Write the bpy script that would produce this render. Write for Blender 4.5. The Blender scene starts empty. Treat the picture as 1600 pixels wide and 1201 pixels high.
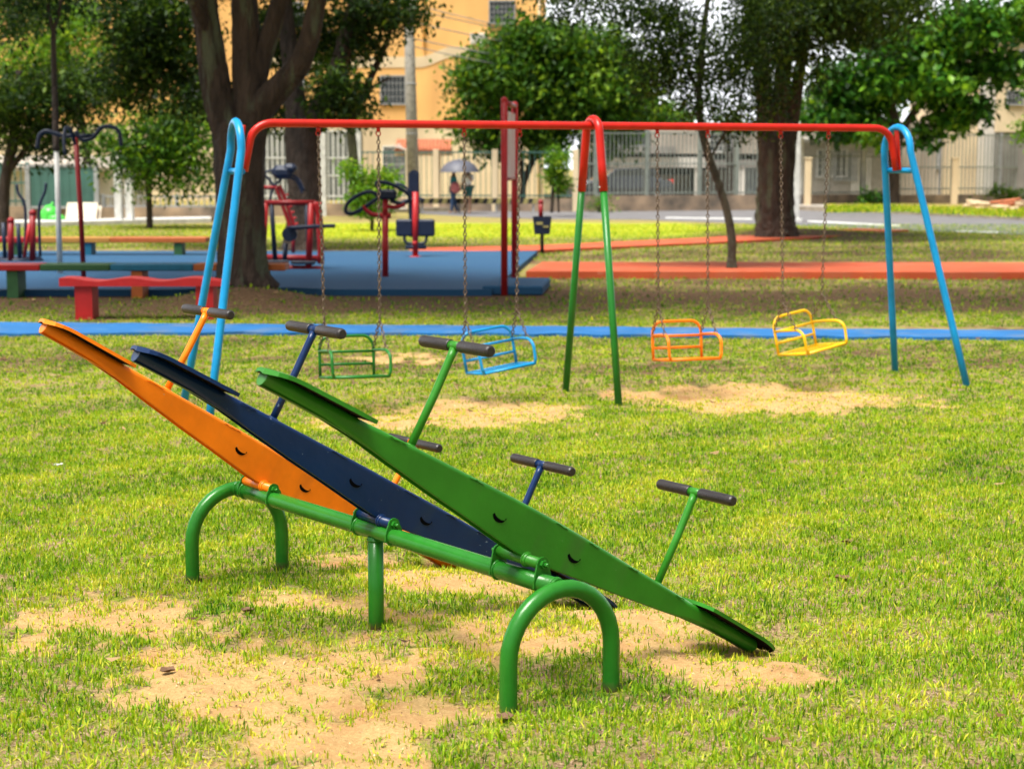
import bpy, math, random
import numpy as np
from mathutils import Vector, Matrix
PI = math.pi
S = bpy.context.scene
COL = S.collection
random.seed(7)
RNG = np.random.default_rng(11)

# ------------------------------------------------------------------ camera
FPX, HZ, CH, CX, CY = 2700.0, 258.0, 1.6, 800.0, 600.5
PITCH = math.atan((CY - HZ) / FPX)
cam_d = bpy.data.cameras.new('camera')
cam = bpy.data.objects.new('camera', cam_d); COL.objects.link(cam)
cam.location = (0, 0, CH); cam.rotation_euler = (PI/2 - PITCH, 0, 0)
cam_d.sensor_width = 36; cam_d.lens = 36*FPX/1600
cam_d.clip_start = .1; cam_d.clip_end = 1500
cam_d.dof.use_dof = True; cam_d.dof.focus_distance = 6.1; cam_d.dof.aperture_fstop = 4.6
S.camera = cam

# ------------------------------------------------------------------ light
SUN_EL, SUN_AZ = math.radians(68), math.radians(222)      # azimuth clockwise from +Y: behind the camera, to the left; thin overcast
w = bpy.data.worlds.new("World"); S.world = w; w.use_nodes = True
nt = w.node_tree; nt.nodes.clear()
sky = nt.nodes.new('ShaderNodeTexSky'); sky.sky_type = 'NISHITA'; sky.sun_disc = False
sky.sun_elevation = SUN_EL; sky.sun_rotation = SUN_AZ; sky.dust_density = 6; sky.air_density = 1.0; sky.ozone_density = 1.0
hs = nt.nodes.new('ShaderNodeHueSaturation'); hs.inputs['Saturation'].default_value = .25; hs.inputs['Value'].default_value = 1.0
bg = nt.nodes.new('ShaderNodeBackground'); bg.inputs[1].default_value = .095
wo = nt.nodes.new('ShaderNodeOutputWorld')
# bright thin cloud low in the north: part of the sky itself
wt = nt.nodes.new('ShaderNodeTexCoord'); sx_ = nt.nodes.new('ShaderNodeSeparateXYZ'); nt.links.new(wt.outputs['Generated'], sx_.inputs[0])
def wr(src, a, b_, c, d_):
    m_ = nt.nodes.new('ShaderNodeMapRange'); m_.interpolation_type = 'SMOOTHSTEP'
    for i, v in zip((1, 2, 3, 4), (a, b_, c, d_)): m_.inputs[i].default_value = v
    nt.links.new(src, m_.inputs[0]); return m_.outputs[0]
cy_ = wr(sx_.outputs[1], .1, .8, 0, 1); cz_ = wr(sx_.outputs[2], .55, .15, 0, 1); mm_ = nt.nodes.new('ShaderNodeMath'); mm_.operation = 'MULTIPLY'
nt.links.new(cy_, mm_.inputs[0]); nt.links.new(cz_, mm_.inputs[1])
wm = nt.nodes.new('ShaderNodeMixRGB'); wm.inputs[2].default_value = (11, 11.3, 11.8, 1); nt.links.new(mm_.outputs[0], wm.inputs[0])
nt.links.new(sky.outputs[0], hs.inputs['Color']); nt.links.new(hs.outputs[0], wm.inputs[1]); nt.links.new(wm.outputs[0], bg.inputs[0]); nt.links.new(bg.outputs[0], wo.inputs[0])
sd = bpy.data.lights.new('sun', 'SUN'); sd.energy = 3.6; sd.angle = math.radians(24); sd.color = (1.0, .95, .86)
sun = bpy.data.objects.new('sun', sd); COL.objects.link(sun); sun.location = (0, 0, 40)
sdir = Vector((math.sin(SUN_AZ)*math.cos(SUN_EL), math.cos(SUN_AZ)*math.cos(SUN_EL), math.sin(SUN_EL)))
sun.rotation_euler = sdir.to_track_quat('Z', 'Y').to_euler()
S.view_settings.view_transform = 'Standard'; S.view_settings.look = 'None'
S.view_settings.exposure = .84; S.view_settings.gamma = 1
try:
    S.cycles.max_bounces = 6; S.cycles.transparent_max_bounces = 4; S.cycles.diffuse_bounces = 3; S.cycles.glossy_bounces = 3
    S.cycles.sample_clamp_indirect = 6
except Exception: pass

# ------------------------------------------------------------------ pixel -> place
def ray(x, y):
    a, b = (x-CX)/FPX, -(y-CY)/FPX
    return np.array([a, math.cos(PITCH)+b*math.sin(PITCH), -math.sin(PITCH)+b*math.cos(PITCH)])
def gp(x, y, z=0.):                       # where a photo point meets the level z
    r = ray(x, y); t = (z-CH)/r[2]; return Vector((r[0]*t, r[1]*t, z))
def at(x, y, d):                          # a photo point at ground distance d
    r = ray(x, y); t = d/r[1]; return Vector((r[0]*t, d, CH+r[2]*t))

# ------------------------------------------------------------------ mesh builder
class MB:
    def __init__(s): s.v = []; s.f = []; s.sm = []
    def add(s, vs, fs, smooth=True):
        o = len(s.v); s.v += [tuple(v) for v in vs]; s.f += [tuple(i+o for i in f) for f in fs]; s.sm += [smooth]*len(fs); return s
    def box(s, c, size, rz=0, bevel=0.0, M=None):
        x, y, z = [q/2 for q in size]
        if bevel <= 0:
            vs = [Vector((i*x, j*y, k*z)) for k in (-1, 1) for j in (-1, 1) for i in (-1, 1)]
            fs = [(0,2,3,1),(4,5,7,6),(0,1,5,4),(2,6,7,3),(0,4,6,2),(1,3,7,5)]
        else:
            b = min(bevel, x*.9, y*.9, z*.9); vs = []; ring = [(x-b,y-b,0),(x-b,y-b,1)]
            lv = [(-z, b), (-z+b, 0), (z-b, 0), (z, b)]
            for zz, ins in lv:
                for (sx, sy, q) in ((1,1,0),(1,1,1),(-1,1,0),(-1,1,1),(-1,-1,0),(-1,-1,1),(1,-1,0),(1,-1,1)):
                    k = (sx*sy > 0) ^ (q == 1)
                    px, py = (x-ins, y-b-ins*.4) if k else (x-b-ins*.4, y-ins)
                    vs.append(Vector((sx*px, sy*py, zz)))
            fs = []
            for l in range(3):
                for i in range(8):
                    j = (i+1) % 8; fs.append((l*8+i, l*8+j, l*8+8+j, l*8+8+i))
            fs.append(tuple(range(7, -1, -1))); fs.append(tuple(range(24, 32)))
        R = M if M is not None else Matrix.Rotation(rz, 3, 'Z')
        c = Vector(c)
        return s.add([R @ v + c for v in vs], fs, False)
    def tube(s, pts, r, n=10, caps=True, smooth=True):
        pts = [Vector(p) for p in pts]; m = len(pts)
        rs = r if isinstance(r, (list, tuple)) else [r]*m
        T = []
        for i in range(m):
            a = pts[max(i-1, 0)]; b = pts[min(i+1, m-1)]; T.append((b-a).normalized())
        up = Vector((0, 0, 1)) if abs(T[0].z) < .9 else Vector((1, 0, 0))
        N = T[0].cross(up).normalized(); vs = []
        for i in range(m):
            N = (N - T[i]*N.dot(T[i])).normalized(); B = T[i].cross(N)
            for k in range(n):
                a = 2*PI*k/n; vs.append(pts[i]+(N*math.cos(a)+B*math.sin(a))*rs[i])
        fs = []
        for i in range(m-1):
            for k in range(n):
                j = (k+1) % n; fs.append((i*n+k, i*n+j, (i+1)*n+j, (i+1)*n+k))
        s.add(vs, fs, smooth)
        if caps:
            o = len(s.v) - m*n
            s.f.append(tuple(o+k for k in range(n-1, -1, -1))); s.sm.append(False)
            s.f.append(tuple(o+(m-1)*n+k for k in range(n))); s.sm.append(False)
        return s
    def prism(s, poly, a, b, axis='z', M=None, off=(0,0,0)):        # polygon extruded between a and b along an axis
        def P(u, v, t): return {'z': (u, v, t), 'y': (u, t, v), 'x': (t, u, v)}[axis]
        n = len(poly); vs = [Vector(P(u, v, a)) for u, v in poly]+[Vector(P(u, v, b)) for u, v in poly]
        if M is not None: vs = [M @ v for v in vs]
        vs = [v+Vector(off) for v in vs]
        fs = [tuple(range(n)), tuple(range(2*n-1, n-1, -1))]+[(i, i+n, (i+1) % n+n, (i+1) % n) for i in range(n)]
        return s.add(vs, fs, False)
    def ball(s, c, r, nu=12, nv=8, jitter=0):
        r = r if isinstance(r, (tuple, list)) else (r, r, r); vs = []; fs = []
        for j in range(nv+1):
            for i in range(nu):
                a, b = 2*PI*i/nu, PI*j/nv; q = 1+jitter*random.uniform(-1, 1)
                vs.append((c[0]+r[0]*q*math.sin(b)*math.cos(a), c[1]+r[1]*q*math.sin(b)*math.sin(a), c[2]+r[2]*q*math.cos(b)))
        for j in range(nv):
            for i in range(nu):
                k = (i+1) % nu; fs.append((j*nu+i, (j+1)*nu+i, (j+1)*nu+k, j*nu+k))
        return s.add(vs, fs, True)
    def torus(s, c, R, r, axis='z', n=20, m=8, stretch=None):
        c = Vector(c); pts = []
        vs = []; fs = []
        for i in range(n):
            a = 2*PI*i/n
            for k in range(m):
                b = 2*PI*k/m; q = R+r*math.cos(b); p = (q*math.cos(a), q*math.sin(a), r*math.sin(b))
                if axis == 'x': p = (p[2], p[0], p[1])
                if axis == 'y': p = (p[0], p[2], p[1])
                vs.append(c+Vector(p))
        for i in range(n):
            for k in range(m):
                i2, k2 = (i+1) % n, (k+1) % m; fs.append((i*m+k, i2*m+k, i2*m+k2, i*m+k2))
        return s.add(vs, fs, True)
    def build(s, name, m, parent=None, world=False):
        me = bpy.data.meshes.new(name); vs = s.v
        if world and parent is not None:
            r = parent
            while r.parent: r = r.parent
            I = Matrix.LocRotScale(r.location, r.rotation_euler, r.scale).inverted(); vs = [I @ Vector(v) for v in vs]
        me.from_pydata([tuple(v) for v in vs], [], s.f)
        me.polygons.foreach_set('use_smooth', s.sm); me.materials.append(m); me.update()
        o = bpy.data.objects.new(name, me); COL.objects.link(o)
        if parent is not None: o.parent = parent
        return o
def thing(name, label, cat, loc=(0,0,0), rz=0, group=None, rot=None):
    o = bpy.data.objects.new(name, None); COL.objects.link(o); o.empty_display_size = .1
    o.location = loc; o.rotation_euler = rot if rot else (0, 0, rz); o['label'] = label; o['category'] = cat
    if group: o['group'] = group
    return o
def tag(o, label, cat, group=None):
    o['label'] = label; o['category'] = cat
    if group: o['group'] = group
    return o
def struct(o, kind='structure'): o['kind'] = kind; return o
def children(o): return [c for c in bpy.data.objects if c.parent == o]
def copy_tree(o, parent=None):
    c = o.copy(); COL.objects.link(c)
    if parent is not None: c.parent = parent
    for ch in children(o): copy_tree(ch, c)
    return c
def spline(pts, n=8):                     # Catmull-Rom through points (3 or 4 components)
    P = [np.array(p, float) for p in pts]; out = []
    P = [2*P[0]-P[1]]+P+[2*P[-1]-P[-2]]
    for i in range(1, len(P)-2):
        for k in range(n):
            t = k/n; a, b, c, d = P[i-1:i+3]
            out.append(.5*((2*b)+(-a+c)*t+(2*a-5*b+4*c-d)*t*t+(-a+3*b-3*c+d)*t**3))
    out.append(P[-2]); return out

# ------------------------------------------------------------------ materials
def mat(name, col, rough=.5, var=.12, vscale=6, bump=0, bscale=60, bdist=.02, metal=0, spec=.5, col2=None, detail=4, coat=0, stretch=None, stain=None, chips=None, basedirt=False):
    m = bpy.data.materials.new(name); m.use_nodes = True; t = m.node_tree; N = t.nodes; Lk = t.links.new
    b = N['Principled BSDF']; b.inputs['Roughness'].default_value = rough; b.inputs['Metallic'].default_value = metal
    b.inputs['Specular IOR Level'].default_value = spec; b.inputs['Coat Weight'].default_value = coat
    tc = N.new('ShaderNodeTexCoord'); src = tc.outputs['Object']
    if stretch:
        mp = N.new('ShaderNodeMapping'); mp.inputs['Scale'].default_value = stretch; Lk(src, mp.inputs[0]); src = mp.outputs[0]
    nz = N.new('ShaderNodeTexNoise'); nz.inputs['Scale'].default_value = vscale; nz.inputs['Detail'].default_value = detail; Lk(src, nz.inputs['Vector'])
    r = N.new('ShaderNodeValToRGB'); e = r.color_ramp.elements
    c2 = col2 if col2 else tuple(max(0, c*(1-var*2)) for c in col)
    c1 = col if col2 else tuple(min(1, c*(1+var)) for c in col)
    e[0].position = .3; e[1].position = .7; e[0].color = (*c2, 1); e[1].color = (*c1, 1); Lk(nz.outputs['Fac'], r.inputs[0])
    out = r.outputs[0]
    def mask(scale, lo, hi, c, vec=None):
        nonlocal out
        n2 = N.new('ShaderNodeTexNoise'); n2.inputs['Scale'].default_value = scale; n2.inputs['Detail'].default_value = 6; Lk(vec or src, n2.inputs['Vector'])
        r2 = N.new('ShaderNodeValToRGB'); r2.color_ramp.elements[0].position = lo; r2.color_ramp.elements[1].position = hi; Lk(n2.outputs['Fac'], r2.inputs[0])
        mx = N.new('ShaderNodeMixRGB'); mx.inputs[2].default_value = (*c, 1); Lk(r2.outputs[0], mx.inputs[0]); Lk(out, mx.inputs[1]); out = mx.outputs[0]
    if stain:
        mp2 = N.new('ShaderNodeMapping'); mp2.inputs['Scale'].default_value = (1, 1, .18); Lk(tc.outputs['Object'], mp2.inputs[0])
        mask(stain[0], stain[1], stain[2], stain[3], mp2.outputs[0])
    if chips: mask(chips[0], chips[1], chips[1]+.03, chips[2])
    if basedirt:
        sx = N.new('ShaderNodeSeparateXYZ'); Lk(tc.outputs['Object'], sx.inputs[0])
        n3 = N.new('ShaderNodeTexNoise'); n3.inputs['Scale'].default_value = 40; Lk(src, n3.inputs['Vector'])
        ad = N.new('ShaderNodeMath'); ad.operation = 'MULTIPLY_ADD'; ad.inputs[1].default_value = -.03; Lk(n3.outputs['Fac'], ad.inputs[0]); Lk(sx.outputs[2], ad.inputs[2])
        mr = N.new('ShaderNodeMapRange'); mr.inputs[1].default_value = -.02; mr.inputs[2].default_value = .015; mr.inputs[3].default_value = 1; mr.inputs[4].default_value = 0; Lk(ad.outputs[0], mr.inputs[0])
        mx = N.new('ShaderNodeMixRGB'); mx.inputs[2].default_value = (.09, .05, .03, 1); Lk(mr.outputs[0], mx.inputs[0]); Lk(out, mx.inputs[1]); out = mx.outputs[0]
    Lk(out, b.inputs['Base Color'])
    if bump:
        bn = N.new('ShaderNodeTexNoise'); bn.inputs['Scale'].default_value = bscale; bn.inputs['Detail'].default_value = 5; Lk(src, bn.inputs['Vector'])
        bu = N.new('ShaderNodeBump'); bu.inputs['Strength'].default_value = bump; bu.inputs['Distance'].default_value = bdist; Lk(bn.outputs['Fac'], bu.inputs['Height']); Lk(bu.outputs[0], b.inputs['Normal'])
    return m
def paint(name, col, rough=.3, **k):
    return mat(name, col, rough, var=.08, vscale=9, bump=.06, bscale=35, spec=.32, **k)
def leafmat(name, c1, c2, c3, trans=.4, rough=.45):
    m = bpy.data.materials.new(name); m.use_nodes = True; t = m.node_tree; N = t.nodes; Lk = t.links.new
    b = N['Principled BSDF']; b.inputs['Roughness'].default_value = rough; b.inputs['Specular IOR Level'].default_value = .22
    a = N.new('ShaderNodeAttribute'); a.attribute_name = 'tint'
    r = N.new('ShaderNodeValToRGB'); e = r.color_ramp.elements; e[0].color = (*c1, 1); e[1].color = (*c3, 1); e[0].position = 0; e[1].position = 1
    q = r.color_ramp.elements.new(.55); q.color = (*c2, 1)
    Lk(a.outputs['Fac'], r.inputs[0]); Lk(r.outputs[0], b.inputs['Base Color'])
    tr = N.new('ShaderNodeBsdfTranslucent'); mx = N.new('ShaderNodeMixShader'); mx.inputs[0].default_value = trans
    g = N.new('ShaderNodeMixRGB'); g.blend_type = 'MULTIPLY'; g.inputs[0].default_value = 1; g.inputs[2].default_value = (1.25, 1.2, .5, 1); Lk(r.outputs[0], g.inputs[1])
    Lk(g.outputs[0], tr.inputs[0]); Lk(b.outputs[0], mx.inputs[1]); Lk(tr.outputs[0], mx.inputs[2]); Lk(mx.outputs[0], N['Material Output'].inputs[0])
    return m
GREEN = (.032, .18, .028); NAVY = (.003, .021, .085); ORANGE = (.9, .21, .004); RED = (.5, .015, .008); SKYB = (.006, .25, .55)
M = {
 'green': paint('green_paint', (.018, .16, .014), .26, basedirt=True), 'under': mat('shaded_underside', (.02, .012, .014), .8, spec=.1, var=.4, vscale=30), 'greenl': paint('seesaw_green_paint', (.026, .19, .012), .35, stain=(9, .6, .85, (.045, .13, .025)), chips=(34, .71, (.12, .24, .1))),
 'navy': paint('navy_paint', NAVY, .3, stain=(9, .6, .85, (.012, .03, .07)), chips=(55, .7, (.12, .17, .25))), 'orange': paint('orange_paint', ORANGE, .33, stain=(9, .6, .85, (.6, .15, .01)), chips=(40, .71, (.62, .3, .12))),
 'red': paint('red_paint', RED, .3), 'sky': paint('sky_blue_paint', SKYB, .3, chips=(20, .76, (.05, .12, .2))), 'yellow': paint('yellow_paint', (.85, .5, .01), .3),
 'dkred': paint('dark_red_paint', (.24, .01, .012), .4), 'fencelt': mat('pale_green_grey_metal', (.24, .27, .24), .5), 'dullwall': mat('dull_cream_render', (.42, .37, .31), .9, var=.12, vscale=.6, stain=(.8, .45, .75, (.26, .22, .18))), 'sgred': paint('sign_red_paint', (.42, .018, .02), .4), 'dknavy': paint('dark_navy_paint', (.012, .02, .045), .45), 'swgreen': paint('swing_green_paint', (.016, .16, .02), .3),
 'grip': mat('brown_rubber_grip', (.022, .018, .018), .42, var=.2, bump=.15, bscale=150), 'dark': mat('dark_hole', (.003, .003, .003), .95, spec=.02),
 'bolt': mat('bolt_steel', (.35, .34, .3), .4, metal=.6), 'chain': mat('rusty_chain', (.2, .15, .11), .5, metal=.5, var=.5, vscale=40, col2=(.1, .06, .04)),
 'white': mat('white_metal', (.62, .62, .6), .5), 'grey': mat('grey_metal', (.3, .31, .32), .5), 'concrete': mat('concrete', (.36, .34, .31), .9, var=.15, vscale=8, bump=.3, bscale=40),
 'bark': mat('brown_bark', (.085, .056, .04), .95, col2=(.03, .02, .014), vscale=9, bump=1, bscale=22, bdist=.1, stretch=(1, 1, .25), stain=(5.5, .56, .66, (.1, .11, .065))),
 'barkd': mat('dark_bark', (.09, .065, .05), .95, col2=(.035, .026, .02), vscale=9, bump=1, bscale=22, bdist=.1, stretch=(1, 1, .3)),
 'barkg': mat('greenish_bark', (.11, .11, .07), .95, col2=(.05, .05, .035), vscale=12, bump=1, bscale=25, bdist=.08, stretch=(1, 1, .3)),
 'orwall': mat('orange_render', (.82, .47, .16), .9, var=.05, vscale=.5, stain=(.6, .5, .8, (.58, .31, .11))),
 'crwall': mat('cream_render', (.68, .55, .36), .9, var=.07, vscale=.6, stain=(.7, .5, .8, (.5, .39, .26))),
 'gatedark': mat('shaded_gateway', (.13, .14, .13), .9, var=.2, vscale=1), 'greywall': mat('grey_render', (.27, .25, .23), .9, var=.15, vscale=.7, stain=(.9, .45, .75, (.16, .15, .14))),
 'whwall': mat('white_render', (.6, .57, .52), .9, var=.07, vscale=.6, stain=(.8, .5, .8, (.42, .38, .34))),
 'base': mat('stained_base_wall', (.42, .3, .2), .95, col2=(.1, .085, .07), vscale=1.4, detail=6, bump=.3, bscale=8),
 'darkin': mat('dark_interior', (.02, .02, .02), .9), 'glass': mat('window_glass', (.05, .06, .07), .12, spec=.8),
 'tile': mat('terracotta_tile', (.48, .15, .07), .8, var=.2, vscale=12), 'teal': mat('teal_green_metal', (.05, .14, .12), .6, var=.1, vscale=2),
 'rubblue': mat('blue_rubber', (.006, .062, .15), .85, var=.16, vscale=1.2, bump=.3, bscale=120, col2=(.009, .072, .155)),
 'pathblue': mat('blue_path_paint', (.003, .115, .33), .85, var=.1, vscale=2, bump=.25, bscale=80, stain=(2.2, .52, .8, (.11, .15, .2)), chips=(6, .66, (.04, .17, .33))),
 'pathred': mat('red_path_paint', (.5, .08, .02), .85, var=.1, vscale=2, bump=.25, bscale=80, stain=(1.5, .5, .8, (.36, .12, .06)), chips=(5, .68, (.5, .15, .08))),
 'asphalt': mat('asphalt', (.15, .145, .15), .9, var=.1, vscale=1.5, bump=.2, bscale=60), 'mark': mat('road_paint', (.6, .6, .58), .7, var=.1),
 'kerb': mat('kerb_concrete', (.3, .26, .22), .9, var=.2, vscale=3), 'pave': mat('pavement_concrete', (.4, .36, .31), .9, var=.12, vscale=2),
 'bag': mat('green_plastic_bag', (.07, .55, .06), .35, var=.15, vscale=4), 'slab': mat('cream_board', (.68, .58, .46), .8, var=.1),
 'wood': mat('cut_wood', (.6, .45, .28), .8, var=.2, vscale=10), 'skin': mat('skin', (.3, .16, .1), .6), 'hair': mat('black_hair', (.015, .012, .01), .6),
 'tealcloth': mat('teal_cloth', (.02, .2, .3), .8), 'whcloth': mat('white_cloth', (.75, .75, .78), .8), 'jean': mat('blue_jeans', (.03, .07, .16), .8),
 'dkcloth': mat('dark_teal_cloth', (.02, .1, .1), .8), 'pinkcloth': mat('pink_cloth', (.55, .16, .18), .7), 'umb': mat('grey_umbrella_cloth', (.09, .095, .125), .55),
 'signw': mat('faded_sign_face', (.62, .6, .58), .5, col2=(.6, .34, .36), vscale=2.2), 'benchor': paint('orange_bench_paint', (.42, .11, .025), .55), 'benchgr': paint('dark_green_bench_paint', (.03, .1, .035), .55),
 'benchbl': paint('blue_bench_paint', (.012, .13, .22), .55), 'benchrd': paint('red_bench_paint', (.36, .014, .014), .45), 'benchyl': paint('ochre_bench_paint', (.42, .2, .04), .6),
 'carp': mat('dark_car_paint', (.05, .055, .065), .25, coat=.5), 'lamp': mat('red_lamp_plastic', (.7, .04, .02), .3), 'tyre': mat('tyre_rubber', (.02, .02, .02), .8),
 'yelblk': mat('yellow_stripe', (.3, .26, .09), .7),
}
L_dark = leafmat('dark_leaves', (.006, .018, .003), (.024, .062, .007), (.12, .2, .015), .4)
L_mid = leafmat('mid_leaves', (.012, .045, .005), (.055, .15, .01), (.27, .42, .03), .4)
L_bright = leafmat('bright_leaves', (.04, .12, .008), (.13, .28, .015), (.34, .46, .04), .4)
L_broad = leafmat('broad_glossy_leaves', (.01, .04, .006), (.04, .15, .012), (.2, .4, .03), .3, .35)
GRASSM = leafmat('grass_blades', (.03, .13, .004), (.25, .42, .006), (.62, .58, .05), .36, .6)
STRAWM = leafmat('dry_straw', (.2, .12, .075), (.42, .28, .19), (.62, .48, .33), .1, .8)

# ================================================================== GROUND
def fbm(x, y, s, seed):
    r = np.random.default_rng(seed); out = np.zeros_like(x); amp = 1; tot = 0
    for o in range(4):
        for k in range(3):
            a = r.uniform(0, 2*PI); ph = r.uniform(0, 2*PI); fr = 2**o/s*r.uniform(.7, 1.4)
            ph2 = r.uniform(0, 6); out += amp*np.sin((x*math.cos(a)+y*math.sin(a))*fr*2*PI+ph+1.7*np.sin((y*math.cos(a)-x*math.sin(a))*fr*3.1+ph2))
        tot += amp*1.7; amp *= .55
    return out/tot
def ell(px, py, rx, ry, w=1.):            # a bare patch, as an ellipse on the ground
    c = gp(px, py); a = gp(px+rx, py); n = gp(px, py+ry); f_ = gp(px, py-ry)
    return (c.x, (n.y+f_.y)/2, abs(a.x-c.x), abs(f_.y-n.y)/2, w)
SANDS = [ell(420, 1080, 250, 75), ell(520, 1165, 190, 55), ell(180, 970, 170, 35, .9), ell(290, 1045, 130, 35), ell(1165, 1035, 130, 48, 1.1), ell(980, 965, 160, 42, 1.1),
         ell(730, 905, 165, 28, 1.05), ell(590, 870, 90, 14, .8), ell(650, 1110, 120, 40, .7), ell(1050, 1010, 110, 50, .9),
         ell(740, 645, 175, 26, 1.9), ell(600, 655, 120, 20, 1.5), ell(1190, 622, 225, 27, 2.0), ell(1010, 612, 60, 12, .8), ell(1450, 632, 40, 7, .6), ell(620, 560, 60, 8, .5),
         ell(560, 1200, 160, 40, .9), ell(60, 1000, 60, 18, .6), ell(900, 1000, 120, 40, .6), ell(700, 1000, 120, 40, .45), ell(480, 950, 120, 20, .4)]
def sandf(x, y):
    s = np.full_like(x, -1.)
    for (cx, cy, rx, ry, wt) in SANDS:
        d = 1-np.sqrt(((x-cx)/rx)**2+((y-cy)/ry)**2); s = np.maximum(s, d*wt)
    return s+.4*fbm(x, y, .6, 3)+.26*fbm(x, y, .2, 5)+.14*fbm(x, y, .07, 6)-.02
def lushf(x, y): return np.exp(-((y-43.5)/5.5)**4)*np.clip((6.5-x)/2.5, 0, 1)*np.clip((x+8)/2, 0, 1)+.15*fbm(x, y, 3, 12)
def dryf(x, y):                           # brown bare soil and thatch under the trees and in front of the seesaw
    band = np.exp(-((y-20.6)/2.8)**2)*1.05+np.exp(-((y-31)/4.5)**2)*.75+np.exp(-((y-14.4)/1.9)**2)*.62+np.exp(-((y-24.5)/2)**2)*.35
    tr = np.exp(-(((x+3.6)/3.5)**2+((y-22)/3)**2))*.6+np.exp(-(((x-6.3)/4.)**2+((y-38.5)/3.2)**2))*1.1
    near = np.exp(-(((x+.3)/.9)**2+((y-5.0)/.6)**2))*.35
    return band+tr+near+.38*fbm(x, y, 2.6, 8)+.2*fbm(x, y, .6, 9)-.1
PITS = [(0.90, 5.78, .34, .24, .075), (.33, 6.42, .3, .2, .08), (-.26, 7.03, .3, .2, .085), (-1.65, 11.1, .8, .5, .04), (-.7, 11.5, .9, .5, .05), (.75, 12.1, .7, .5, .04), (1.75, 12.4, .9, .5, .05)]
def terr(x, y):
    z = .012*fbm(x, y, 1.3, 21)*np.clip((15.5-y)/1.5, 0, 1)+.004*fbm(x, y, .3, 22)*np.clip((15.5-y)/1.5, 0, 1)
    sd_ = np.clip((sandf(x, y)+.1)*3, 0, 1)*np.clip((15.5-y)/1.5, 0, 1); z += sd_*(.012*fbm(x, y, .35, 25)+.006*fbm(x, y, .12, 26))
    for (cx, cy, rx, ry, dp) in PITS: z -= dp*np.exp(-(((x-cx)/rx)**2+((y-cy)/ry)**2))
    z += .2*np.exp(-(((x+3.1)/.9)**2+((y-20.0)/.6)**2))+.16*np.exp(-(((x-6.2)/2.2)**2+((y-39.8)/1.3)**2))
    return z
def axis(segs):
    o = []
    for a, b, st in segs: o += list(np.arange(a, b, st))
    return np.array(o+[segs[-1][1]])
xs = axis([(-400,-60,40),(-60,-14,4),(-14,-4.4,.4),(-4.4,5,.05),(5,14,.4),(14,60,4),(60,400,40)])
ys = axis([(-60,0,10),(0,3.4,.5),(3.4,15.6,.05),(15.6,40,.3),(40,100,2),(100,600,50)])
X, Y = np.meshgrid(xs, ys); Zg = terr(X, Y)
nx, ny = len(xs), len(ys)
me = bpy.data.meshes.new('ground')
idx = np.arange(nx*ny).reshape(ny, nx)
quads = np.stack([idx[:-1,:-1], idx[:-1,1:], idx[1:,1:], idx[1:,:-1]], -1).reshape(-1, 4)
def npmesh(name, V, Q, loops_per=4, smooth=True):
    me = bpy.data.meshes.new(name); me.vertices.add(len(V)); me.vertices.foreach_set('co', V.astype(np.float32).ravel())
    if isinstance(Q, list): lens = np.concatenate([np.full(len(q), q.shape[1]) for q in Q]); lp = np.concatenate([q.ravel() for q in Q])
    else: lens = np.full(len(Q), Q.shape[1]); lp = Q.ravel()
    me.loops.add(len(lp)); me.loops.foreach_set('vertex_index', lp.astype(np.int32))
    me.polygons.add(len(lens)); st = np.concatenate([[0], np.cumsum(lens)[:-1]])
    me.polygons.foreach_set('loop_start', st.astype(np.int32)); me.polygons.foreach_set('loop_total', lens.astype(np.int32))
    me.polygons.foreach_set('use_smooth', np.full(len(lens), smooth)); me.update(calc_edges=True)
    return me
def fattr(me, name, a):
    at_ = me.attributes.new(name, 'FLOAT', 'POINT'); at_.data.foreach_set('value', a.astype(np.float32).ravel())
me = npmesh('ground', np.stack([X, Y, Zg], -1).reshape(-1, 3), quads)
fattr(me, 'sand', sandf(X, Y)); fattr(me, 'dry', dryf(X, Y)); fattr(me, 'lush', lushf(X, Y))
gm = bpy.data.materials.new('lawn_soil'); gm.use_nodes = True; t = gm.node_tree; N = t.nodes; Lk = t.links.new
b = N['Principled BSDF']; b.inputs['Roughness'].default_value = .95; b.inputs['Specular IOR Level'].default_value = .15
tc = N.new('ShaderNodeTexCoord')
def noise(s, d=5, vec=None, rough=.6):
    n = N.new('ShaderNodeTexNoise'); n.inputs['Scale'].default_value = s; n.inputs['Detail'].default_value = d; n.inputs['Roughness'].default_value = rough; Lk(vec or tc.outputs['Object'], n.inputs['Vector']); return n.outputs['Fac']
def ramp(src, stops):
    r = N.new('ShaderNodeValToRGB'); els = r.color_ramp.elements; els[0].position = stops[0][0]; els[0].color = (*stops[0][1], 1); els[1].position = stops[-1][0]; els[1].color = (*stops[-1][1], 1)
    for p, c in stops[1:-1]: q = els.new(p); q.color = (*c, 1)
    Lk(src, r.inputs[0]); return r.outputs[0]
def mix(f_, a, b_):
    m_ = N.new('ShaderNodeMixRGB'); Lk(f_, m_.inputs[0]); Lk(a, m_.inputs[1]); Lk(b_, m_.inputs[2]); return m_.outputs[0]
def math_(op, a, b_=None, c=None):
    m_ = N.new('ShaderNodeMath'); m_.operation = op
    for i, q in enumerate((a, b_, c)):
        if q is None: continue
        if isinstance(q, (int, float)): m_.inputs[i].default_value = q
        else: Lk(q, m_.inputs[i])
    return m_.outputs[0]
def attr(n_): a = N.new('ShaderNodeAttribute'); a.attribute_name = n_; return a.outputs['Fac']
thatch = ramp(noise(70, 8, rough=.75), [(.3, (.06, .035, .018)), (.45, (.22, .145, .07)), (.58, (.4, .28, .15)), (.72, (.64, .48, .3))])
lawn = ramp(noise(45, 8, rough=.75), [(.32, (.04, .07, .006)), (.5, (.2, .28, .012)), (.68, (.45, .47, .03))])
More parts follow.
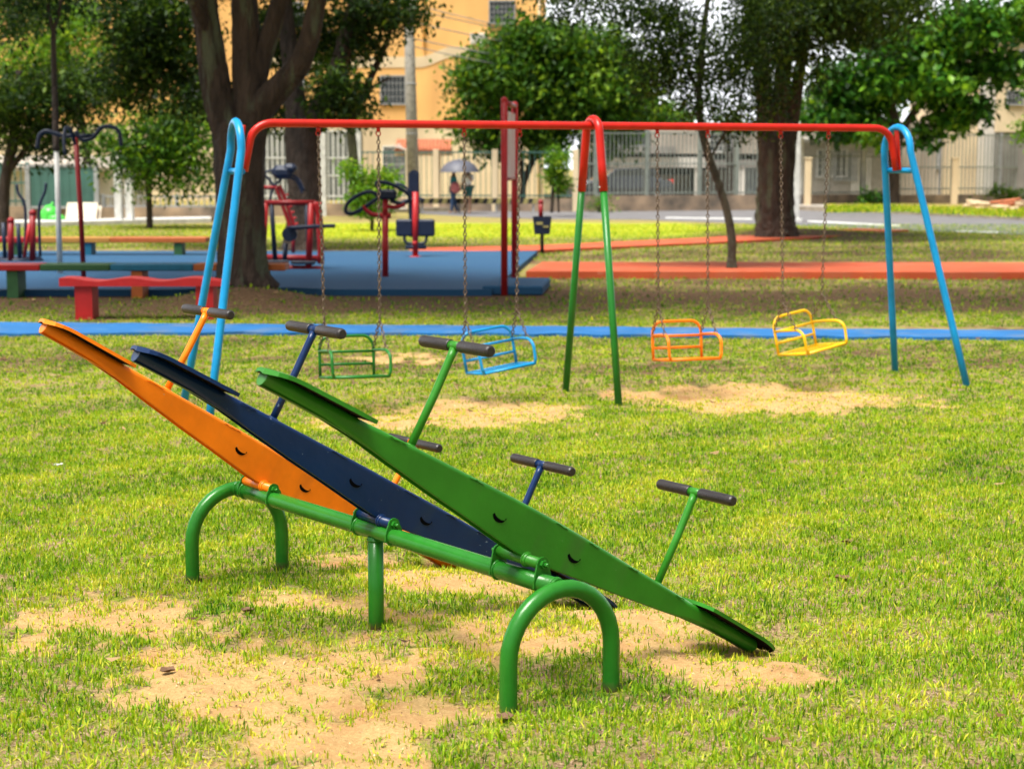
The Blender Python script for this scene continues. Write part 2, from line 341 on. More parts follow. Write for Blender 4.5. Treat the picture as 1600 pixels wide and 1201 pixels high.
lawnm = mix(ramp(noise(9, 6), [(.34, (0, 0, 0)), (.56, (1, 1, 1))]), lawn, thatch)
soil = ramp(noise(25, 8, rough=.7), [(.3, (.04, .022, .012)), (.52, (.12, .07, .035)), (.72, (.24, .155, .085))])
sandc = ramp(noise(75, 10, rough=.95), [(.3, (.14, .08, .03)), (.42, (.4, .25, .1)), (.55, (.58, .39, .16)), (.68, (.85, .64, .36))])
sandc = mix(ramp(noise(5, 8, rough=.7), [(.46, (0, 0, 0)), (.66, (.75, .75, .75))]), sandc, ramp(noise(60, 5), [(.3, (.36, .17, .07)), (.7, (.5, .26, .11))]))
dm = math_('ADD', attr('dry'), math_('MULTIPLY', math_('SUBTRACT', noise(7, 6), .5), 1.6))
c1 = mix(ramp(dm, [(.25, (0, 0, 0)), (.75, (1, 1, 1))]), lawnm, soil)
sm_ = math_('ADD', math_('ADD', attr('sand'), .1), math_('MULTIPLY', math_('SUBTRACT', noise(14, 6), .5), .5))
c2 = mix(ramp(sm_, [(0, (0, 0, 0)), (.3, (1, 1, 1))]), c1, sandc)
lime = ramp(noise(20, 8, rough=.7), [(.3, (.12, .18, .012)), (.5, (.34, .4, .02)), (.7, (.52, .5, .07))]); c2 = mix(ramp(attr('lush'), [(.35, (0, 0, 0)), (.75, (1, 1, 1))]), c2, lime); Lk(c2, b.inputs['Base Color'])
bu = N.new('ShaderNodeBump'); bu.inputs['Strength'].default_value = .7; bu.inputs['Distance'].default_value = .022; Lk(noise(55, 8, rough=.85), bu.inputs['Height']); Lk(bu.outputs[0], b.inputs['Normal'])
me.materials.append(gm); go = bpy.data.objects.new('ground', me); COL.objects.link(go); struct(go)

# zones kept free of grass: paths and rubber
def rect_mask(x, y):
    m_ = (y > 16.25) & (y < 17.15)
    m_ |= (y > 20.9) & (y < 33) & (x < .1)
    m_ |= (y > 25.1) & (y < 28.9) & (x > .1)
    m_ |= y > 47
    return m_
def blades(name, n, ybox, hl, wl, mode, seed, lean=.6, mat_=None, xk=.31, fade=None):
    r = np.random.default_rng(seed)
    y = np.sqrt(r.uniform(ybox[0]**2, ybox[1]**2, n)); x = r.uniform(-1, 1, n)*(xk*y+.35)
    s = sandf(x, y); d = dryf(x, y); pt = fbm(x, y, .5, 31)*.5+fbm(x, y, .12, 33)*.5
    if mode == 'green':
        keep = r.uniform(0, 1, n) < np.clip(1.0-np.clip(s*2.1+.5, 0, 1)**1.3*.74-np.clip(d-.1, 0, 1)*.8-.14*np.clip(5.2-y, 0, 1)+.75*pt+.5*np.clip(lushf(x, y), 0, 1), .035, 1)
    else:
        keep = r.uniform(0, 1, n) < np.clip(.6-np.clip(s*4+.3, 0, 1)*.7, 0.04, 1)
    if fade: keep &= r.uniform(0, 1, n) < np.interp(y, fade[0], fade[1])
    keep &= ~rect_mask(x, y)
    x, y, s, pt, d = x[keep], y[keep], s[keep], pt[keep], d[keep]; n = len(x)
    # gather blades into small tufts
    if mode == 'green' and wl[0] < .01:
        nt_ = n//5; ti = r.integers(0, nt_, n); k = r.random(n) < .8; sx_t, sy_t = x[ti], y[ti]
        x = np.where(k, sx_t+r.normal(0, .013, n), x); y = np.where(k, sy_t+r.normal(0, .009, n), y); s = np.where(k, s[ti], s); d = np.where(k, d[ti], d)
    h = r.uniform(hl[0], hl[1], n)*(1-.3*np.clip(s*3, 0, 1)); w_ = r.uniform(wl[0], wl[1], n)
    az = r.uniform(0, 2*PI, n); fz = az+PI/2+r.normal(0, .5, n)
    ln = np.abs(r.normal(0, lean, n)).clip(.05, 1.35)
    if mode == 'straw': ln = r.uniform(1.2, 1.5, n)
    z = terr(x, y)-.002
    dx, dy = np.cos(az), np.sin(az); wx, wy = np.cos(fz)*w_/2, np.sin(fz)*w_/2
    def pt_(t_, k_): hh = h*t_; bend = ln*(.6+.6*t_); return x+dx*np.sin(bend)*hh, y+dy*np.sin(bend)*hh, z+np.cos(bend)*hh
    V = np.zeros((n, 5, 3)); mx_, my_, mz_ = pt_(.5, 0); tx_, ty_, tz_ = pt_(1, 0)
    tz_ = np.maximum(tz_, z+.004); mz_ = np.maximum(mz_, z+.004)
    V[:, 0] = np.stack([x-wx*.6, y-wy*.6, z], -1); V[:, 1] = np.stack([x+wx*.6, y+wy*.6, z], -1)
    V[:, 2] = np.stack([mx_+wx, my_+wy, mz_], -1); V[:, 3] = np.stack([mx_-wx, my_-wy, mz_], -1); V[:, 4] = np.stack([tx_, ty_, tz_], -1)
    o = np.arange(n)*5
    Q = [np.stack([o, o+1, o+2, o+3], -1), np.stack([o+3, o+2, o+4], -1)]
    me = npmesh(name, V.reshape(-1, 3), Q)
    tint = np.clip(r.normal(.5, .24, n)+.35*np.clip(lushf(x, y), 0, 1)-.3*np.clip(d, 0, 1)+.22*fbm(x, y, 1.1, 41)+.15*pt+np.clip(s*2, 0, .25), 0, 1)
    fattr(me, 'tint', np.repeat(tint, 5)); me.materials.append(mat_)
    o_ = bpy.data.objects.new(name, me); COL.objects.link(o_); o_['kind'] = 'stuff'
    return o_
G1 = blades('grass', 640000, (3.5, 12.5), (.012, .04), (.0028, .0068), 'green', 1, .75, GRASSM, fade=((3.5, 8.5, 12.5), (1, 1, 0)))
tag(G1, 'short bright green grass blades growing round the seesaws', 'grass')
G2 = blades('grass', 390000, (8.5, 21), (.014, .036), (.005, .009), 'green', 2, .75, GRASSM, fade=((8.5, 12.5, 17, 21), (0, 1, 1, 0)))
tag(G2, 'short lawn grass round and beneath the swings', 'grass')
G3 = blades('grass', 130000, (17, 47), (.025, .06), (.012, .022), 'green', 3, .8, GRASSM, fade=((17, 21), (0, 1)))
tag(G3, 'sparse lawn grass beyond the blue path', 'grass')
G5 = blades('dry_grass', 90000, (8.5, 19), (.02, .035), (.0025, .0045), 'straw', 6, 1, STRAWM, fade=((8.5, 12.5, 19), (0, .7, .4)))
tag(G5, 'flattened pale straw in the lawn round the swings', 'dry grass')
G4 = blades('dry_grass', 170000, (3.5, 12.5), (.02, .05), (.0015, .003), 'straw', 4, 1, STRAWM, fade=((3.5, 8.5, 12.5), (1, 1, 0)))
tag(G4, 'flattened pale dry straw lying between the green blades', 'dry grass')

def crumbs(n, seed):
    r = np.random.default_rng(seed); y = np.sqrt(r.uniform(3.6**2, 13.5**2, n)); x = r.uniform(-1, 1, n)*(.31*y+.3); k = (sandf(x, y) > -.12); x, y = x[k], y[k]; n = len(x)
    q = r.uniform(.001, .0036, n)*(1+y/14); z = terr(x, y); base = np.array([[1, 0, 0], [-.5, .87, 0], [-.5, -.87, 0], [0, 0, 1.1]]); a = r.uniform(0, 6.28, n)
    c, s_ = np.cos(a)[:, None], np.sin(a)[:, None]; X_ = base[:, 0]*c-base[:, 1]*s_; Y_ = base[:, 0]*s_+base[:, 1]*c
    V = np.stack([x[:, None]+X_*q[:, None], y[:, None]+Y_*q[:, None], z[:, None]-.0005+base[:, 2]*q[:, None]], -1).reshape(-1, 3); o = np.arange(n)*4
    Q = np.concatenate([np.stack([o, o+1, o+3], -1), np.stack([o+1, o+2, o+3], -1), np.stack([o+2, o, o+3], -1)]); me = npmesh('sand_crumbs', V, Q, smooth=False)
    fattr(me, 'tint', np.repeat(r.beta(.8, 1.2, n), 4)); me.materials.append(leafmat('sand_crumb', (.13, .08, .04), (.4, .25, .11), (.85, .66, .4), .0, .9))
    o_ = bpy.data.objects.new('sand_crumbs', me); COL.objects.link(o_); o_['kind'] = 'stuff'; tag(o_, 'small crumbs of soil and grit scattered on the bare sand', 'grit')
crumbs(42000, 91)
def litter(n, seed):
    r = np.random.default_rng(seed); y = np.sqrt(r.uniform(4**2, 24**2, n)); x = r.uniform(-1, 1, n)*(.31*y+.3); k = ~rect_mask(x, y); x, y = x[k], y[k]; n = len(x)
    a = r.uniform(0, 6.28, n); L_ = r.uniform(.012, .03, n)*(1+y/40); W_ = L_*r.uniform(.25, .45, n); z = terr(x, y)+r.uniform(.004, .02, n); dx, dy = np.cos(a), np.sin(a)
    V = np.stack([np.stack([x-dx*L_, y-dy*L_, z+.3*L_], -1), np.stack([x+dy*W_, y-dx*W_, z], -1), np.stack([x+dx*L_, y+dy*L_, z+.5*L_], -1), np.stack([x-dy*W_, y+dx*W_, z+.2*W_], -1)], 1).reshape(-1, 3)
    o = np.arange(n)*4; me = npmesh('leaf_litter', V, np.stack([o, o+1, o+2, o+3], -1), smooth=False); fattr(me, 'tint', np.repeat(r.uniform(0, .8, n), 4))
    me.materials.append(leafmat('brown_litter', (.06, .03, .015), (.22, .12, .05), (.55, .38, .2), .1, .8)); o_ = bpy.data.objects.new('leaf_litter', me); COL.objects.link(o_); o_['kind'] = 'stuff'; tag(o_, 'small brown fallen leaves scattered through the grass', 'leaf litter')
litter(520, 95)

# ================================================================== PATHS, RUBBER, ROAD
def slab(name, poly, z0, z1, m, kind='structure'):
    o = MB().prism([(p[0], p[1]) for p in poly], z0, z1, 'z').build(name, m); o['kind'] = kind; return o
def band(pairs, z0, z1, name, m):        # pairs of photo points on the ground, near and far edge
    nr = [gp(*a, z1 if z1 < .1 else 0) for a, b_ in pairs]; fr = [gp(*b_, z1 if z1 < .1 else 0) for a, b_ in pairs]
    return slab(name, nr+fr[::-1], z0, z1, m)
pr2 = []
for i in range(61):
    px_ = -250+2100*i/60; pr2.append(((px_, np.interp(px_, [-250, 0, 400, 850, 1200, 1600, 1850], [521, 520.5, 518.5, 521, 524.5, 527, 528])+.9*math.sin(i*1.7)+.5*math.sin(i*4.1)), (px_, np.interp(px_, [-250, 0, 400, 850, 1200, 1600, 1850], [502, 503, 506, 509, 513, 515, 516])+.6*math.sin(i*2.3))))
band(pr2, -.1, .03, 'blue_path', M['pathblue'])
yN = gp(600, 452, .08).y; yF = gp(600, 392, .08).y
slab('rubber_floor', [(-11, yN-.1), (-6.6, yN-.15), (-4.2, yN-.05), (-3.7, yN+.25), (-2.75, yN+.3), (-2.2, yN), (-.25, yN-.02), (gp(840, 392, .08).x, yF), (-16, yF)], -.1, .08, M['rubblue'])
yr0, yr1 = gp(1100, 424, .1).y, gp(1100, 409, .1).y; xl = gp(822, 424, .1).x
slab('red_path', [(xl, yr0), (14, yr0-.4), (14, yr1-.4), (xl+.28, yr1)], -.1, .1, M['pathred'])
q = [gp(640, 393, .05), gp(835, 391, .05), gp(1100, 379, .05), gp(1300, 369, .05), gp(1420, 359, .05), gp(1340, 357, .05), gp(1100, 371, .05), gp(835, 383, .05), gp(640, 387, .05)]
slab('red_path', q, -.1, .05, M['pathred'])
# road that curves across the back, with kerbs, pavement and white line
RD = [((655, 334), (655, 331)), ((730, 338), (730, 330)), ((850, 342), (850, 329)), ((1000, 343), (1000, 328)), ((1200, 350), (1200, 327)), ((1400, 359), (1400, 334)), ((1700, 370), (1700, 349))]
band(RD, -.1, .01, 'road', M['asphalt'])
band([((-30, 356), (-30, 351)), ((100, 353.5), (100, 349)), ((330, 348), (330, 344.5))], .0, .12, 'pavement', M['white'])
kb = [(a, (b_[0], b_[1]-1.6)) for b_, a in [((x, y), (x, y)) for x, y in [(655, 331), (730, 330), (850, 329), (1000, 328), (1200, 327), (1400, 334), (1700, 349)]]]
band(kb, -.1, .14, 'kerb', M['kerb'])
band([((560, 335), (560, 329)), ((655, 331), (655, 324)), ((850, 327.5), (850, 321)), ((1000, 326), (1000, 320)), ((1200, 325), (1200, 312)), ((1330, 328), (1330, 314))], -.1, .12, 'pavement', M['pave'])
band([((1040, 340.6), (1040, 339.2)), ((1175, 342.6), (1175, 341.0))], .0, .018, 'road_marking', M['mark'])
band([((1262, 346.2), (1262, 344.2)), ((1406, 353.6), (1406, 351.6))], .0, .018, 'road_marking', M['mark'])
band([((1495, 361.6), (1495, 360)), ((1560, 363.6), (1560, 362))], .0, .018, 'road_marking', M['mark'])

# ================================================================== SEESAW
mA, nA = Vector((.147, 5.044, 0)), Vector((-1.081, 6.674, 0))
RV = (nA-mA).normalized(); ANG = math.atan2(RV.y, RV.x); UV = Vector((RV.y, -RV.x, 0))
# local frame of the stand: x along the rail (near arch -> far arch), y = left of it (so -y is towards the low ends)
st = thing('seesaw_stand', 'green steel tube seesaw stand with two hoop legs and a long rail', 'seesaw stand', mA, ANG)
RAILZ, LEN = .345, 2.04
def arch(x):
    pts = [(x, .1975, -.12), (x, .1975, .0), (x, .1975, .08), (x, .1975, .1475)]
    for k in range(1, 16): a = PI*k/16; pts.append((x, .1975*math.cos(a), .1475+.1975*math.sin(a)))
    pts += [(x, -.1975, .1475), (x, -.1975, .08), (x, -.1975, 0), (x, -.1975, -.12)]
    return MB().tube(pts, .0268, 20)
arch(0).build('hoop_leg', M['green'], st); arch(LEN).build('hoop_leg', M['green'], st)
MB().tube([(.012, 0, RAILZ)]+[(LEN*k/8, 0, RAILZ) for k in range(1, 8)]+[(LEN-.012, 0, RAILZ)], .029, 20).torus((.027, 0, RAILZ), .0285, .004, 'x', 20, 6).torus((LEN-.027, 0, RAILZ), .0285, .004, 'x', 20, 6).build('rail', M['green'], st)
MB().tube([(1.03, 0, -.15), (1.03, 0, .1), (1.03, 0, RAILZ-.018)], .0275, 20).torus((1.03, 0, RAILZ-.03), .028, .003, 'z', 20, 6).build('centre_post', M['green'], st)
PIV = [(.203, .404), (1.025, .388), (1.855, .384)]
for px_, pz in PIV:
    for sg in (-1, 1):
        xx = px_+sg*.112
        poly = [(.036, RAILZ-.012), (.034, RAILZ+.012), (.029, RAILZ+.03)]
        poly += [(.022*math.cos(a), pz+.022*math.sin(a)) for a in [PI*k/10 for k in range(11)]]
        poly += [(-.029, RAILZ+.03), (-.034, RAILZ+.012), (-.036, RAILZ-.012)]
        br = MB().prism(poly, xx-.003, xx+.003, 'x').build('bracket', M['green'], st)
        MB().tube([(xx-sg*.0-.001, 0, RAILZ-.0), (xx+.001, 0, RAILZ)], .033, 20)
        mb = MB().tube([(xx+sg*.003, 0, pz), (xx+sg*.014, 0, pz)], .0135, 6, smooth=False).tube([(xx+sg*.014, 0, pz), (xx+sg*.03, 0, pz)], [.0075, .006], 10)
        mb.build('bolt', M['green'], br)
        # rolled saddle weld between bracket and rail
        MB().torus((xx-sg*.004, 0, RAILZ), .0285, .0055, 'x', 20, 6).build('weld', M['green'], br)

def board(label, px_, m, TILT, AZ, Z0):
    # local frame: x along the board towards the low end, y towards the near arch, z up from the board
    o = mA+RV*px_+Vector((0, 0, Z0)); UV = Matrix.Rotation(math.radians(AZ), 3, 'Z') @ Vector((RV.y, -RV.x, 0))
    X_ = UV*math.cos(TILT)+Vector((0, 0, -1))*math.sin(TILT); Z_ = UV*math.sin(TILT)+Vector((0, 0, 1))*math.cos(TILT); Y_ = Z_.cross(X_)
    R_ = Matrix((X_, Y_, Z_)).transposed()
    t_ = thing('seesaw_board', label, 'seesaw', o, rot=R_.to_euler(), group='seesaw boards on the green stand')
    near = -1 if Y_.dot(RV) > 0 else 1           # sign of local y that faces the camera
    secs = []                                     # x, zbot, ztop, halfwidth, exponent
    def sec(x):
        ax = abs(x)
        top = np.interp(ax, [0, .15, .4, .72, .95, 1.06], [.146, .145, .139, .132, .131, .130])+(.005 if px_ < .5 else -.008 if px_ < 1.5 else -.004)*max(0, 1-ax/.7)
        bot = np.interp(ax, [0, .06, .2, .38, .55, .7, .8, .95, 1.06], [.002, .004, .02, .036, .054, .072, .082, .082, .080])
        hw = np.interp(ax, [0, .6, .95, 1.175], [.034, .032, .025, .025]); ex = np.interp(ax, [0, .6, .85, 1.175], [14, 12, 2.6, 2.1]); return bot, top, hw, ex
    xs_ = [-1.06, -1.055, -1.0, -.95, -.85, -.72, -.6, -.4, -.25, -.13, -.05, .05, .13, .25, .4, .6, .72, .85, .95, 1.03, 1.055, 1.06]
    V = []; F = []; n = 32; uc = [(math.cos(PI/2*j/6), math.sin(PI/2*j/6)) for j in range(7)]
    for i, x in enumerate(xs_):
        b_, t2, hw, ex = sec(x); c = (b_+t2)/2; hh = (t2-b_)/2
        cav = float(np.interp(abs(x), [0, .5, .68, .73], [.07, .05, .03, 0]))      # open underside: the beam is folded sheet
        for ci, (sy, sz, rev) in enumerate(((1, 1, 0), (-1, 1, 1), (-1, -1, 0), (1, -1, 1))):
            rc = min(float(np.interp(abs(x), [0, .6, .9, 1.06], [(.013 if sz > 0 else .003)]*2+[hw*.85, hw])), hw, hh)
            for (cu, su) in (uc[::-1] if rev else uc): V.append((x, sy*(hw-rc+rc*cu), c+sz*(hh-rc+rc*su)))
            if ci == 2:
                t3 = .006
                for (yy, zz) in ((-hw+t3, 0), (-hw+t3, cav), (hw-t3, cav), (hw-t3, 0)): V.append((x, yy, b_+zz))
    for i in range(len(xs_)-1):
        for k in range(n): j = (k+1) % n; F.append((i*n+k, (i+1)*n+k, (i+1)*n+j, i*n+j))
    bm = MB().add(V, F, True)
    for i_ in range(len(F)):
        if i_ % n in (6, 13, 20, 21, 22, 23, 24, 31): bm.sm[i_] = False
    bm.f.append(tuple(range(n))); bm.sm.append(False); bm.f.append(tuple(len(V)-1-k for k in range(n))); bm.sm.append(False)
    rr = random.Random(int(px_*100))
    for xw in (-.66, -.3, .02, .22, .36, .62):    # weld beads along the seam under the top edge
        x0 = xw+rr.uniform(-.03, .03); L_ = rr.uniform(.04, .09); pts = []; z0 = sec(x0)[1]
        for k in range(7): u = k/6; pts.append((x0+L_*u, near*.0335, sec(x0+L_*u)[1]-.007+rr.uniform(-.002, .002)))
        bm.tube(pts, [.0008, .0024, .0018, .003, .0016, .0026, .0007], 6)
    for xs2 in (-.53, .555): bm.torus((xs2, 0, sec(xs2)[1]), .016, .004, 'z', 16, 6)
    bm.torus((0, near*.035, 0), .021, .003, 'y', 20, 6)
    beam = bm.build('beam', m, t_)
    MB().tube([(0, -.108, 0), (0, .108, 0)], .0175, 18).tube([(0, near*.028, 0), (0, near*.05, 0)], .0205, 18).build('axle', m, t_)
    for xh in (-.16, .165):
        for sd_ in (-1, 1):
            z0 = .078; pl = []; ar = []
            for k in range(13): a = PI+.35+(PI-.1)*k/12; ar.append((xh+.026*math.cos(a), z0+.020*math.sin(a)))
            for k in range(12, -1, -1): a = PI+.35+(PI-.1)*k/12; ar.append((xh+.003+.025*math.cos(a), z0+.003+.011*math.sin(a)))
            ca, sa = math.cos(-.1), math.sin(-.1)
            ar = [(xh+(u-xh)*ca-(v-z0)*sa, z0+(u-xh)*sa+(v-z0)*ca) for u, v in ar]
            MB().prism(ar, sd_*.0325, sd_*.0353, 'y').build('vent_slot', M['dark'], beam)
    for e in (-1, 1):                             # seats: thin plates with rounded corners, a little crowned, turned down at the tip
        ms = MB(); nu, nv = 14, 10; Ls = .345 if e < 0 else .40; V = []; F = []
        for layer in (0, 1):
            for i in range(nu+1):
                for j in range(nv+1):
                    u = i/nu; v = 2*j/nv-1; x = .73+Ls*u
                    wd = .112-.045*u**1.3; c_ = .05
                    edge_ = min(1, math.sqrt(max(0, 1-max(0, (x-(.73+Ls-c_))/c_)**2)))
                    wd = wd-c_*(1-edge_)*.9
                    if u < .03: wd *= .97
                    zz = .141+.005*(1-v*v)-.016*max(0, u-.7)**2/.09-.002*u - layer*.012
                    V.append((e*x, v*wd, zz))
        st_ = (nu+1)*(nv+1)
        for i in range(nu):
            for j in range(nv):
                a = i*(nv+1)+j; F.append((a, a+1, a+nv+2, a+nv+1)); F.append((st_+a, st_+a+nv+1, st_+a+nv+2, st_+a+1))
        for i in range(nu):
            a = i*(nv+1); F.append((a, a+nv+1, st_+a+nv+1, st_+a)); a += nv; F.append((a+nv+1, a, st_+a, st_+a+nv+1))
        for j in range(nv):
            F.append((j+1, j, st_+j, st_+j+1)); a = nu*(nv+1)+j; F.append((a, a+1, st_+a+1, st_+a))
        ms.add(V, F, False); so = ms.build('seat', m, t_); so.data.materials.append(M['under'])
        for pi_ in range(1, 2*nu*nv, 2): so.data.polygons[pi_].material_index = 1  # underside faces near-black: the shade beneath the seat plate put into colour
    for xh in (-.53, .555):                       # T-handles
        hm = MB().tube([(xh, 0, .12), (xh, 0, .3), (xh-.004, 0, .425), (xh-.004, 0, .452)], [.0125, .0125, .0125, .0145], 14).tube([(xh-.004, -.035, .462), (xh-.004, .035, .462)], .0145, 14)
        hd = hm.build('handle', m, t_)
        for sg in (-1, 1):
            MB().tube([(xh-.004, sg*.026, .462), (xh-.004, sg*.03, .462), (xh-.004, sg*.175, .462), (xh-.004, sg*.183, .462), (xh-.004, sg*.187, .462)], [.0165, .018, .018, .0165, .012], 16).build('grip', M['grip'], hd)
    return t_
board('green seesaw board nearest the camera, its low end resting in the sand', PIV[0][0], M['greenl'], math.radians(29.9), -2.1, .404)
board('navy blue seesaw board between the orange and the green ones', PIV[1][0], M['navy'], math.radians(30.4), -2.0, .388)
board('orange seesaw board on the far end of the green stand', PIV[2][0], M['orange'], math.radians(32.4), .0, .384)

# ================================================================== SWING SET
SM = Vector((.557, 12.027, 0)); SW = Vector((.94, .342, 0)).normalized(); SANG = math.atan2(SW.y, SW.x)
# local: x along the bar to the right, y away from the camera, z up
sf = thing('swing_set', 'tall swing frame with red top bar, blue end legs and green middle legs', 'swing set', SM, SANG)
BZ = 1.868; TR = .0262
bar = [(-2.425, 0, 1.56), (-2.405, 0, 1.66)]
for k in range(9): a = PI/2*k/8; bar.append((-2.385+.13*(1-math.cos(a))+.02*(k/8), 0, 1.748+.12*math.sin(a)))
bar2 = [(-x, y, z) for x, y, z in bar][::-1]
MB().tube(bar+[(-1.6, 0, BZ), (-.8, 0, BZ), (0, 0, BZ), (.8, 0, BZ), (1.6, 0, BZ)]+bar2, TR, 16).build('top_bar', M['red'], sf)
def uleg(xt, xb, zt, r_=.175, foot=.505, splitz=None):
    # inverted U: two straight legs joined by a round top; returns points from the near foot to the far foot
    pts = []
    for k in range(13):
        a = PI*k/12; pts.append((xt, -r_*math.cos(a), zt-r_+r_*math.sin(a)))
    def leg(sg): p0_ = Vector((xt, sg*r_, zt-r_)); p1_ = Vector((xb, sg*foot, -.15)); return [p1_, p1_.lerp(p0_, .3), p1_.lerp(p0_, .6), p1_.lerp(p0_, .9), p0_.lerp(p1_, .02)]
    return leg(-1)+pts[0:]+leg(1)[::-1]
for sg in (-1, 1):
    P_ = uleg(2.43 if sg > 0 else -2.475, sg*2.80, 1.875); MB().tube(P_, TR, 16).build('end_leg_frame', M['sky'], sf)
    cb = 1.56; fr = (1.70-cb)/1.85; yy = .175+(.505-.175)*fr; xx = sg*(2.45+.35*fr)
    MB().tube([(xx, -yy+.01, cb), (xx, yy-.01, cb)], .021, 12).build('cross_bar', M['sky'], sf)
    pm = MB().box((sg*2.435, .0, 1.71), (.012, .05, .29), bevel=.002, M=Matrix.Rotation(sg*-.1, 3, 'Y')).build('end_plate', M['red'], sf)
    for zz in (1.62, 1.7, 1.78): MB().tube([(sg*2.44+sg*(1.7-zz)*.1, 0, zz), (sg*2.462+sg*(1.7-zz)*.1, 0, zz)], .008, 6).build('bolt', M['bolt'], pm)
def cut(z0, z1):
    # the stretch of each leg between two heights
    out = []
    for sg in (-1, 1):
        p0_ = Vector((0, sg*.118, 1.82)); p1_ = Vector((0, sg*.51, -.15)); f_ = lambda z: p0_.lerp(p1_, (1.82-z)/(1.82+.15)); out.append([f_(z0), f_((z0+z1)/2), f_(z1)])
    return out
lo = cut(1.44, -.15)
for l in lo: MB().tube(l, TR-.001, 16).build('green_leg', M['swgreen'], sf)
hi_ = cut(1.42, 1.79); top = [(0, -.118*math.cos(PI*k/12), 1.82+.092*math.sin(PI*k/12)) for k in range(13)]
ur = MB().tube([hi_[0][0], hi_[0][1], hi_[0][2]]+top+[hi_[1][2], hi_[1][1], hi_[1][0]], TR+.003, 16).build('red_leg_top', M['red'], sf)
for l in hi_: MB().tube([l[0]+Vector((-.04, 0, .03)), l[0]+Vector((.04, 0, .03))], .005, 8).build('bolt', M['bolt'], ur)

def chain(a, b_, link=.036, wid=.0042, sag=0):
    a, b_ = Vector(a), Vector(b_); L_ = (b_-a).length; n = max(1, int(round(L_/(link*.78)))); mb = MB(); d = (b_-a).normalized()
    u = d.cross(Vector((0, 1, .01))).normalized(); v = d.cross(u)
    for k in range(n):
        c = a.lerp(b_, (k+.5)/n)+Vector((0, 0, -sag*4*(k/n)*(1-k/n))); s_ = (u*.8+v*.6).normalized() if k % 2 else (u*.6-v*.8).normalized(); pts = []
        for q_ in range(10):
            an = 2*PI*q_/10; pts.append(c+d*(link/2-wid)*math.cos(an)+s_*.0105*math.sin(an))
        # closed loop
        nn = 5; s2 = d.cross(s_); vs = []; fs = []
        for i in range(10):
            an = 2*PI*i/10; T_ = (d*-math.sin(an)*(link/2-wid)+s_*.0105*math.cos(an)).normalized(); N_ = s2.cross(T_).normalized()
            for j in range(nn): bb = 2*PI*j/nn; vs.append(pts[i]+N_*wid*math.cos(bb)+s2*wid*math.sin(bb))
        for i in range(10):
            for j in range(nn): i2, j2 = (i+1) % 10, (j+1) % nn; fs.append((i*nn+j, i2*nn+j, i2*nn+j2, i*nn+j2))
        mb.add(vs, fs, True)
    return mb
def swing(label, m, s0, s1, cs, cz, yaw, roll, pitch):
    # hangs from two points s0, s1 on the bar; seat centred at cs, its base at height cz
    rt = thing('swing', label, 'swing', SM+SW*((s0+s1)/2)+Vector((0, 0, BZ-TR)), SANG, group='swings with tubular seats')
    cx = cs-(s0+s1)/2; zz = lambda z: z-(BZ-TR)
    R_ = Matrix.Rotation(yaw, 3, 'Z') @ Matrix.Rotation(roll, 3, 'Y') @ Matrix.Rotation(pitch, 3, 'X'); O = Vector((cx, 0, zz(cz)))
    T_ = lambda p: R_ @ Vector(p)+O
    W_, D_, Hb, Ha = .19, .16, .275, .175          # half width, half depth, back height, arm height
    def tb(mb, pts, r_=.0105, n=5, rnd=True): return mb.tube([T_(p) for p in (spline(pts, n) if rnd else pts)], r_, 10)
    bk = MB()
    q_ = []
    for a in range(7): t_ = PI/2*a/6; q_.append((-W_+.075*(1-math.cos(t_)), D_, Hb-.085+.085*math.sin(t_)))
    tb(bk, [(-W_, D_, 0), (-W_, D_, .1)]+q_+[(-x, y, z) for x, y, z in q_][::-1]+[(W_, D_, .1), (W_, D_, 0)], rnd=False)
    for h in (.0, .085, .17): tb(bk, [(-W_, D_, h), (W_, D_, h)], .0095, rnd=False)
    bk.build('backrest', m, rt)
    for sg in (-1, 1):
        am = MB(); g = []
        for a in range(8): t_ = PI/2*a/7; g.append((sg*(W_+.012*math.sin(t_)), -D_+.09-.09*math.sin(t_), Ha-.07+.07*math.cos(t_)))
        tb(am, [(sg*W_, D_, Ha), (sg*(W_+.006), 0, Ha+.002)]+g+[(sg*(W_+.01), -D_, .03), (sg*W_, -D_, 0.0)], rnd=False)
        am.build('armrest', m, rt)
    sb = MB(); tb(sb, [(-W_, D_, 0), (-W_, -D_, 0), (W_, -D_, 0), (W_, D_, 0)], rnd=False)
    for y_ in (-.08, 0, .08): sb.box(T_((0, y_, 0)), (2*W_, .03, .006), M=R_)
    sb.build('seat', m, rt)
    for sg, sx in ((-1, s0), (1, s1)):
        tx = sx-(s0+s1)/2; hang = Vector((tx, 0, -.02))
        MB().tube([(tx, 0, .0), (tx, 0, -.022)], .0135, 12).torus((tx, 0, -.037), .015, .004, 'y', 14, 6).build('hanger', M['red'], rt)
        mid = T_((sg*W_, 0, .38)); mid = Vector((tx*.25+mid.x*.75, mid.y, mid.z))
        ch = chain(hang+Vector((0, 0, -.03)), mid).build('chain', M['chain'], rt)
        chain(mid, T_((sg*W_, D_, Hb-.085))).build('chain_branch', M['chain'], ch)
        chain(mid, T_((sg*(W_+.008), -D_+.07, Ha))).build('chain_branch', M['chain'], ch)
R_ = math.radians
swing('green tubular swing seat on chains, at the left end beside the blue legs', M['swgreen'], -1.935, -1.53, -1.71, .20, R_(3), R_(1), R_(-6))
swing('light blue tubular swing seat left of the green middle legs', M['sky'], -.934, -.537, -.675, .215, R_(4), R_(-8), R_(-6))
swing('orange tubular swing seat, first one right of the middle legs', M['orange'], .487, .878, .735, .225, R_(-2), R_(0), R_(-6))
swing('yellow tubular swing seat hanging tilted near the right blue legs', M['yellow'], 1.459, 1.85, 1.755, .26, R_(14), R_(-8), R_(-7))

